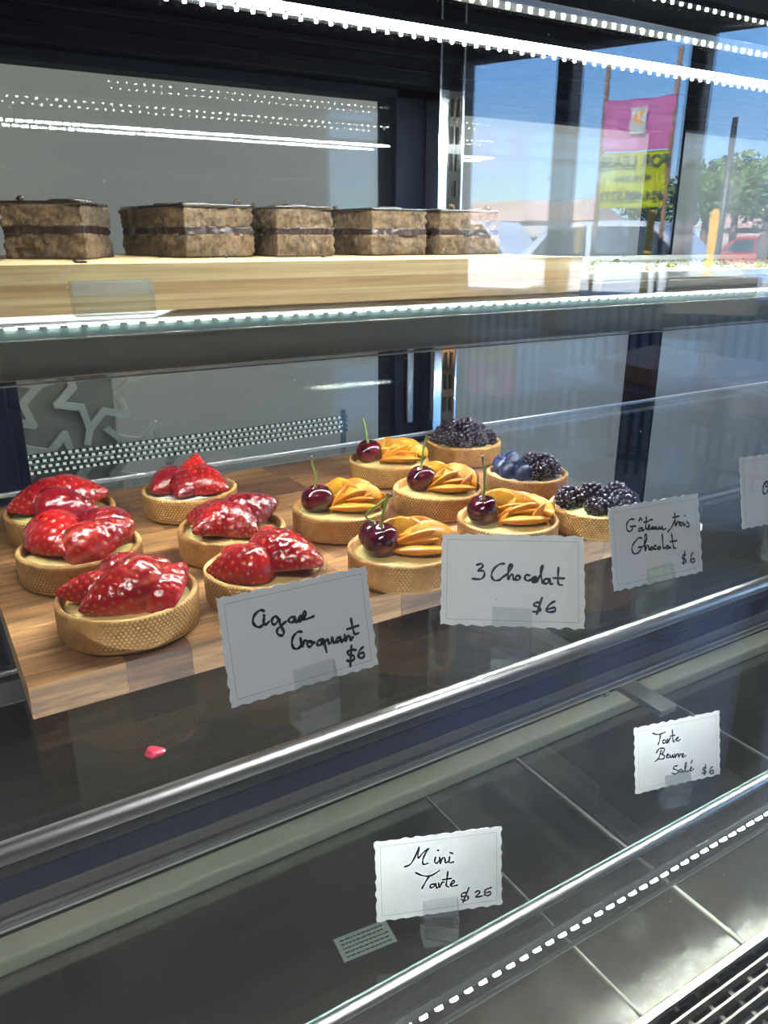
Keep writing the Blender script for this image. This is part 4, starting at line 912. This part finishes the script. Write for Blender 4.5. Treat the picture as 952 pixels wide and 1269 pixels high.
# ------------------------------------------------------------------ price cards and their holders
def deckle(w_, h_, seed, amp=.0009):
    r = random.Random(seed); pts = []
    def run(a, b, n, nx, nz):
        for k in range(n):
            t = k / n; x = a[0] + (b[0] - a[0]) * t; z = a[1] + (b[1] - a[1]) * t
            o = amp * (math.sin(k * 1.35 + seed) * .45 + r.uniform(-.4, .4)) if k else 0
            pts.append((x + nx * o, z + nz * o))
    run((-w_ / 2, 0), (w_ / 2, 0), 44, 0, -1); run((w_ / 2, 0), (w_ / 2, h_), 30, 1, 0); run((w_ / 2, h_), (-w_ / 2, h_), 44, 0, 1); run((-w_ / 2, h_), (-w_ / 2, 0), 30, -1, 0)
    return pts
def ribbon(bm, pts, w_, y, n=6):
    P_ = catmull(pts, 5) if n else pts; m = len(P_); prev = None
    def disc(x, z, rr):
        c = [bm.verts.new((x + rr * math.cos(a), y, z + rr * math.sin(a))) for a in (k * PI / 5 for k in range(10))]; bm.faces.new(c)
    for i in range(m):
        a = Vector(P_[max(0, i - 1)]); b = Vector(P_[min(m - 1, i + 1)]); d = (b - a); d = d.normalized() if d.length > 1e-9 else Vector((1, 0)); nn = Vector((-d.y, d.x)); p = Vector(P_[i])
        ww = w_ * (1 + (.22 * math.sin(i * .8) if n else 0)) / 2
        cur = (bm.verts.new((p.x + nn.x * ww, y, p.y + nn.y * ww)), bm.verts.new((p.x - nn.x * ww, y, p.y - nn.y * ww)))
        if prev: bm.faces.new((prev[0], prev[1], cur[1], cur[0]))
        prev = cur
        if n: disc(p.x, p.y, ww)
CARDS = {"c1":{"p":[0.1515,0.3225,-0.2189,0.025,-0.2679,0.0276],"w":0.00105,"s":[[[-18.9,43.7],[-20.8,44.6],[-24.0,43.0],[-25.5,40.0],[-24.4,37.3],[-22.0,36.3],[-19.6,37.7]],[[-19.4,40.2],[-20.0,37.7],[-18.9,36.8],[-16.9,38.0]],[[-19.4,41.7],[-19.1,41.4]],[[-11.9,38.3],[-13.3,39.8],[-15.2,38.6],[-15.4,36.4],[-13.7,35.8],[-11.5,37.7],[-11.3,34.8],[-9.8,30.8],[-11.2,29.2],[-13.4,30.7],[-13.1,32.9],[-10.5,34.5],[-7.8,35.9]],[[-2.7,37.0],[-5.1,37.3],[-6.4,35.9],[-4.7,34.5],[-2.5,36.2],[-2.6,34.4],[-1.3,34.4]],[[-1.3,34.4],[0.1,36.8],[0.6,36.6],[-0.5,33.9],[2.0,36.3]],[[1.5,34.8],[3.7,37.2],[3.1,38.5],[1.5,36.5],[2.6,34.5],[7.8,35.0]],[[-0.0,28.5],[-2.3,29.0],[-5.2,27.0],[-6.3,23.5],[-5.1,20.8],[-2.4,20.8],[-0.4,23.0]],[[-1.2,25.5],[-0.7,20.7],[0.8,23.5],[2.5,23.1]],[[3.8,22.8],[2.0,21.7],[3.1,19.8],[5.1,20.7],[4.0,22.8],[6.3,21.2]],[[11.1,22.0],[8.6,21.6],[7.8,19.8],[9.5,19.2],[11.7,21.7],[12.2,17.7],[12.6,14.4]],[[11.1,19.0],[14.1,21.3],[14.6,18.8],[16.2,19.3],[17.0,21.6],[17.5,18.5],[19.1,19.1]],[[21.8,20.5],[19.5,20.2],[19.5,18.2],[21.9,19.4],[22.1,17.5],[23.4,18.6]],[[24.4,21.1],[24.6,17.5],[26.1,19.9],[27.4,19.6],[27.7,17.2],[29.2,18.7]],[[29.4,28.9],[29.8,23.7],[30.6,20.1],[33.0,20.1]],[[26.3,23.7],[33.3,24.1]],[[30.0,11.3],[27.0,12.3],[24.9,11.5],[25.5,9.8],[28.2,8.6],[28.1,6.8],[26.1,6.1],[23.9,7.1]],[[27.6,14.4],[25.4,3.7]],[[34.7,11.9],[32.2,10.5],[31.0,7.7],[32.5,6.2],[34.7,7.0],[34.1,8.9],[31.7,8.6]]]},"c2":{"p":[0.2822,0.3154,-0.2174,-0.6779,-0.4989,-0.0266],"w":0.001,"s":[[[-21.2,36.2],[-18.4,37.1],[-17.6,35.4],[-20.4,32.9],[-17.2,32.8],[-16.5,30.1],[-18.8,27.8],[-23.6,27.9]],[[-4.7,37.4],[-7.3,37.1],[-10.8,34.2],[-12.3,30.2],[-10.7,27.4],[-7.7,27.5],[-5.7,29.2]],[[-5.7,29.2],[-2.2,32.0],[0.0,36.2],[-0.9,37.3],[-2.2,34.4],[-2.3,28.2],[-0.6,31.0],[0.5,30.4],[0.9,28.0],[2.3,29.0]],[[3.9,30.6],[2.1,29.6],[2.6,27.8],[4.4,28.4],[4.6,30.2],[3.5,30.6]],[[10.4,30.8],[8.1,30.8],[7.7,28.7],[9.4,27.5],[11.7,28.6]],[[14.1,30.1],[11.9,29.0],[12.4,26.8],[14.5,26.9],[15.1,28.7],[13.4,29.7],[12.9,27.8],[14.4,27.7],[13.7,29.1]],[[14.9,27.9],[17.1,32.0],[18.1,36.3],[17.3,36.1],[17.1,31.0],[18.1,26.4]],[[21.1,29.1],[18.9,28.2],[19.4,26.0],[21.4,26.8],[22.3,29.1],[22.7,26.1],[24.1,26.1]],[[27.4,35.8],[27.1,31.2],[27.3,26.2],[29.6,25.5]],[[24.4,29.5],[30.6,29.5]],[[16.7,14.8],[13.7,14.5],[13.2,12.9],[16.2,11.8],[16.5,9.8],[12.8,9.2]],[[17.7,17.6],[14.7,8.0]],[[25.1,15.8],[21.9,13.5],[20.4,10.4],[21.9,9.2],[25.4,10.1],[24.9,12.0],[21.4,10.9]]]},"c3":{"p":[0.4111,0.3143,-0.2178,-0.0255,-0.2681,0.045],"w":0.0009,"s":[[[-20.7,44.7],[-24.0,45.1],[-27.2,42.6],[-27.5,39.3],[-25.7,37.3],[-22.9,38.2],[-22.3,40.1]],[[-24.4,40.4],[-19.5,40.1]],[[-14.3,38.3],[-16.6,37.9],[-16.7,36.4],[-14.7,36.4],[-13.5,38.2],[-13.2,36.2],[-11.6,36.9]],[[-16.1,43.0],[-14.6,45.0],[-13.5,43.4]],[[-9.0,45.0],[-9.8,41.1],[-10.2,37.4],[-8.5,36.5]],[[-11.6,41.7],[-8.0,41.6]],[[-6.9,42.3],[-3.6,42.5]],[[-8.4,37.2],[-6.6,38.1],[-6.9,39.2],[-8.0,38.2],[-7.5,36.2],[-5.4,36.6]],[[-3.5,37.7],[-5.0,36.7],[-3.3,36.1],[-2.2,37.3],[-2.0,35.8],[-0.7,36.2]],[[-0.6,37.3],[0.3,35.3],[1.9,35.7],[2.5,37.2],[3.1,35.3],[4.5,35.5],[5.2,36.9],[5.7,34.6],[8.5,34.7]],[[18.0,39.6],[14.1,35.0],[10.3,32.5]],[[17.9,44.2],[18.0,39.8],[18.1,35.6]],[[15.9,41.4],[22.0,41.6]],[[18.4,35.6],[20.3,38.0],[21.9,37.4]],[[23.2,37.2],[21.5,36.1],[23.3,34.8],[24.6,36.1],[23.2,37.2]],[[26.0,36.9],[26.2,34.4],[27.8,35.3]],[[27.7,41.3],[27.9,41.0]],[[29.2,37.0],[31.5,34.6],[30.9,33.2],[28.5,33.7]],[[-14.6,31.4],[-17.6,31.9],[-22.5,28.8],[-24.3,25.4],[-22.6,22.2],[-18.6,22.3],[-15.6,24.8]],[[-18.4,25.8],[-13.6,26.0],[-10.4,30.0],[-10.3,33.4],[-11.7,32.4],[-12.4,27.4],[-12.2,22.5],[-10.6,25.6],[-9.0,25.4],[-8.8,22.6],[-7.5,23.1]],[[-6.0,24.2],[-7.6,23.6],[-6.4,22.3],[-5.1,23.2],[-6.0,24.2]],[[-1.8,24.7],[-3.9,24.3],[-3.6,22.4],[-0.7,22.5]],[[1.3,23.6],[-0.4,23.0],[0.6,21.6],[2.2,22.4],[1.3,23.6]],[[4.6,31.3],[4.7,26.4],[5.0,21.9],[6.8,22.2]],[[9.4,23.1],[7.3,22.3],[8.5,20.9],[10.2,22.4],[10.6,20.9],[11.9,21.3]],[[13.6,30.5],[14.2,25.1],[14.9,20.8],[17.0,20.3]],[[11.7,25.3],[18.3,25.1]],[[26.0,14.3],[23.0,13.9],[23.1,12.2],[25.8,10.8],[25.3,9.0],[22.3,9.0]],[[25.3,16.7],[23.6,8.3]],[[33.3,14.7],[31.1,11.9],[30.9,8.9],[33.0,7.8],[34.8,8.7],[33.8,10.4],[31.5,10.0]]]},"c5":{"p":[0.4856,0.3284,-0.4231,-0.2005,-0.2385,0.0324],"w":0.0009,"s":[[[-24.9,47.7],[-20.9,45.9],[-17.0,45.7],[-12.7,46.6]],[[-17.5,45.6],[-18.2,41.0],[-19.8,37.4]],[[-13.4,40.1],[-15.3,39.4],[-14.6,37.3],[-12.6,38.0],[-11.9,39.8],[-11.6,37.2],[-10.4,37.6]],[[-10.5,40.3],[-9.9,36.9],[-8.5,40.1],[-7.0,40.5]],[[-5.7,46.9],[-5.5,41.3],[-4.9,37.0],[-3.3,36.9]],[[-8.0,42.2],[-3.3,42.2]],[[-3.0,38.1],[-0.5,38.9],[-0.1,39.9],[-1.7,39.5],[-1.5,37.5],[0.0,36.7],[2.3,37.7]],[[-17.0,32.2],[-18.3,28.2],[-20.3,25.1],[-23.3,23.7]],[[-21.7,30.5],[-19.2,33.5],[-15.2,33.4],[-13.7,31.6],[-16.1,29.0],[-18.3,28.9]],[[-16.3,28.6],[-13.8,26.6],[-14.8,24.5],[-18.3,24.7],[-20.1,25.9]],[[-11.3,26.0],[-9.6,26.7],[-10.5,27.6],[-11.8,26.5],[-11.1,24.4],[-8.6,24.8]],[[-8.3,26.4],[-7.8,23.9],[-6.3,25.0],[-5.6,26.2],[-5.3,23.4],[-4.0,24.2]],[[-3.6,26.3],[-3.1,23.0],[-1.7,25.6],[-0.4,25.5]],[[-0.2,26.0],[0.4,22.7],[1.9,25.2],[3.1,24.7]],[[3.4,23.0],[5.1,24.2],[4.4,25.1],[3.3,23.9],[4.4,22.0],[7.2,22.9]],[[-1.1,15.8],[-4.4,15.8],[-4.9,14.0],[-1.4,12.0],[-0.7,10.1],[-3.5,9.3],[-6.7,10.8]],[[2.9,12.0],[0.6,11.6],[1.6,9.6],[3.7,11.0],[4.0,9.0],[5.4,9.8]],[[5.7,9.7],[7.9,14.5],[7.7,16.7],[6.6,15.6],[6.6,9.7],[8.8,9.1],[11.1,10.0]],[[10.9,9.7],[13.2,11.0],[12.6,12.0],[11.5,9.9],[12.7,8.6],[15.2,10.0]],[[12.5,15.4],[13.9,17.5]],[[27.8,8.9],[24.9,8.6],[25.2,6.9],[27.5,5.4],[27.0,3.8],[23.9,4.8]],[[27.4,11.4],[26.1,2.6]],[[34.7,8.2],[32.3,6.7],[31.7,3.7],[33.3,2.1],[35.5,3.0],[34.7,4.9],[32.5,4.4]]]},"c6":{"p":[0.2403,0.3213,-0.4192,-0.3604,-0.2146,0.0148],"w":0.00085,"s":[[[-23.3,35.7],[-19.6,36.8],[-16.3,41.6],[-13.5,47.9],[-14.3,43.4],[-13.9,40.5],[-10.9,43.7],[-7.1,46.0],[-9.5,42.7],[-11.2,38.5],[-10.7,35.6],[-7.8,36.0]],[[-2.6,39.5],[-3.2,36.3],[-1.6,35.3],[0.0,37.5]],[[-1.0,44.3],[-0.6,43.9]],[[0.1,39.0],[0.6,34.6],[1.7,37.8],[3.5,38.3],[4.1,34.7],[5.6,35.3]],[[6.9,38.5],[6.6,34.6],[9.3,34.6]],[[7.3,41.4],[9.0,40.6]],[[-16.1,30.6],[-11.4,27.9],[-6.0,27.1],[-0.1,29.9]],[[-6.9,27.2],[-9.4,23.6],[-12.0,19.2]],[[-3.8,21.1],[-6.4,20.6],[-6.2,18.7],[-4.0,19.3],[-2.7,21.2],[-2.3,18.1],[-1.0,18.5]],[[-0.9,21.3],[-0.2,18.0],[1.5,21.3],[3.0,21.3]],[[5.5,28.3],[4.8,22.8],[4.3,18.9],[6.0,17.5]],[[1.9,23.2],[7.7,23.3]],[[6.9,18.8],[9.9,20.3],[9.1,21.7],[7.6,20.1],[8.0,17.8],[11.7,18.0]],[[18.4,12.0],[15.0,11.6],[14.8,9.4],[18.3,9.5],[19.1,7.1],[16.4,6.3],[14.2,7.8]],[[19.7,15.0],[15.5,5.3]],[[24.1,11.1],[26.4,12.1],[26.9,10.3],[24.2,7.8],[28.9,7.9]],[[31.1,12.0],[30.6,9.7],[33.9,10.1],[34.7,8.5],[32.4,7.5],[30.3,8.6]],[[31.1,12.0],[35.0,13.0]]]},"c4":{"p":[0.54,0.3121,-0.1988,-0.1396,-0.2443,0.0],"w":0.0009,"s":[[[-14.1,33.9],[-17.3,33.3],[-19.3,30.3],[-19.6,26.1],[-17.8,24.3],[-15.1,26.0],[-13.7,29.6],[-14.8,32.5],[-16.6,33.7],[-17.0,30.9],[-15.3,29.8],[-12.3,30.6]]]}}
CLAB = {'c1': 'large white price card reading Cigare Croquant, in front of the strawberry tarts', 'c2': 'white price card reading 3 Chocolat, in front of the apricot tarts', 'c3': 'white price card reading Gateau trois Chocolat beside the blackberry tart',
        'c4': 'white price card cut off by the right edge of the photo, reading only O', 'c5': 'small white price card reading Tarte Beurre Sale on the lower shelf', 'c6': 'white price card reading Mini Tarte on the lower shelf'}
HOLD = {'c1': .004, 'c2': .0, 'c3': .0, 'c4': .004, 'c5': -.002, 'c6': .0}
HL = {'c1': 'clear acrylic holder gripping the Cigare Croquant card', 'c2': 'clear acrylic holder gripping the 3 Chocolat card', 'c3': 'clear acrylic holder gripping the Gateau trois Chocolat card', 'c4': 'clear acrylic holder gripping the card at the right edge of the photo', 'c5': 'clear acrylic holder gripping the Tarte Beurre Sale card', 'c6': 'clear acrylic holder gripping the Mini Tarte card'}
def holder_mesh(h, gap_tilt):
    """block with a tilted slot: a thin front cheek and a thick back cheek joined at the foot"""
    bm = bmesh.new(); w_ = .0235
    sl = h * .40; k = math.tan(gap_tilt)
    z0 = h - sl
    prof = [(-.0075, 0), (.0085, 0), (.0085 + 0, h), (.0006 + k * sl, h), (.0006, z0), (-.0006, z0), (-.0006 + k * sl, h), (-.0045 + k * sl, h), (-.0055, z0)]
    prof = [(-.0055, 0), (.0075, 0), (.0078 + k * sl, h), (.0008 + k * sl, h), (.0008, z0), (-.0008, z0), (-.0008 + k * sl, h), (-.0042 + k * sl, h), (-.0055, z0)]
    a = [bm.verts.new((-w_ / 2, y, z)) for y, z in prof]; b = [bm.verts.new((w_ / 2, y, z)) for y, z in prof]
    bm.faces.new(a); bm.faces.new(b[::-1])
    for i in range(len(prof)): bm.faces.new((a[i], b[i], b[(i + 1) % len(prof)], a[(i + 1) % len(prof)]))
    bmesh.ops.recalc_face_normals(bm, faces=bm.faces); bmesh.ops.bevel(bm, geom=bm.edges[:], offset=.0003, segments=1, affect='EDGES'); return bm
for ci, (k, cd) in enumerate(CARDS.items()):
    x, y, z, yaw, tilt, roll = cd['p']
    if k == 'c4': x, y, z = x * 1.06, y * 1.06, z * 1.06
    Mw = Matrix.Translation((x, y, z)) @ Matrix.Rotation(yaw, 4, 'Z') @ Matrix.Rotation(tilt, 4, 'X') @ Matrix.Rotation(roll, 4, 'Y')
    t = thing('price_card', CLAB[k], 'price card', (0, 0, 0), 0); t.matrix_world = Mw
    bm = bmesh.new(); pts = deckle(.085, .055, ci + 2); f = [bm.verts.new((a, -.0002, b)) for a, b in pts]; g = [bm.verts.new((a, .0002, b)) for a, b in pts]
    bm.faces.new(f); bm.faces.new(g[::-1])
    for i in range(len(pts)): bm.faces.new((f[i], g[i], g[(i + 1) % len(pts)], f[(i + 1) % len(pts)]))
    bmesh.ops.recalc_face_normals(bm, faces=bm.faces); obj('card_sheet', bm, M['card'], t)
    bm = bmesh.new(); m_ = .0035; a, b = .0425 - m_, .055 - m_
    ribbon(bm, [(-a, m_), (a, m_), (a, b), (-a, b), (-a, m_)][:2], .00022, -.00026, 0); ribbon(bm, [(a, m_), (a, b)], .00022, -.00026, 0); ribbon(bm, [(a, b), (-a, b)], .00022, -.00026, 0); ribbon(bm, [(-a, b), (-a, m_)], .00022, -.00026, 0)
    obj('printed_border', bm, M['line'], t)
    bm = bmesh.new()
    for si, s in enumerate(cd['s']): ribbon(bm, [(a / 1000, b / 1000) for a, b in s], cd['w'] * 1.3, -.00028 - si * .000004)
    obj('handwriting', bm, M['ink'], t)
    base = -.244 if z > -.3 else -.442
    hh = z - base + .010
    off = Vector((HOLD[k], 0, 0)); off.rotate(Matrix.Rotation(yaw, 3, 'Z'))
    # the slot's floor carries the card
    h = obj('card_holder', holder_mesh(hh, -tilt), M['acrylic']); h.location = (x + off.x, y + off.y, base + .0001); h.rotation_euler = (0, 0, yaw)
    tag(h, HL[k], 'card holder', 'acrylic card holders along the shelf fronts')
h = obj('card_holder', holder_mesh(.021, .26), M['acrylic']); h.location = (.128, .556, -.0480); h.rotation_euler = (0, 0, math.radians(-4)); h.scale = (2.2, 1.4, 1.05)
tag(h, 'empty acrylic card holder at the front left of the upper shelf', 'card holder', 'acrylic card holders along the shelf fronts')

# silver sticker on the deck
t = thing('label_sticker', 'small silver grey sticker with lines of print on the case floor', 'sticker', (.268, .470, -.5998), math.radians(-6))
bm = bmesh.new(); box(bm, -.026, .026, -.013, .013, 0, .0003); obj('sticker_sheet', bm, pbr('silver_sticker', (.42, .50, .47), .4), t)
bm = bmesh.new()
r = random.Random(2)
for j in range(5):
    x = -.022
    while x < .020:
        l = r.uniform(.0015, .005); box(bm, x, x + l, .0085 - j * .0045 - .0007, .0085 - j * .0045 + .0007, .0003, .0004); x += l + .0008
obj('print_lines', bm, M['ink'], t)
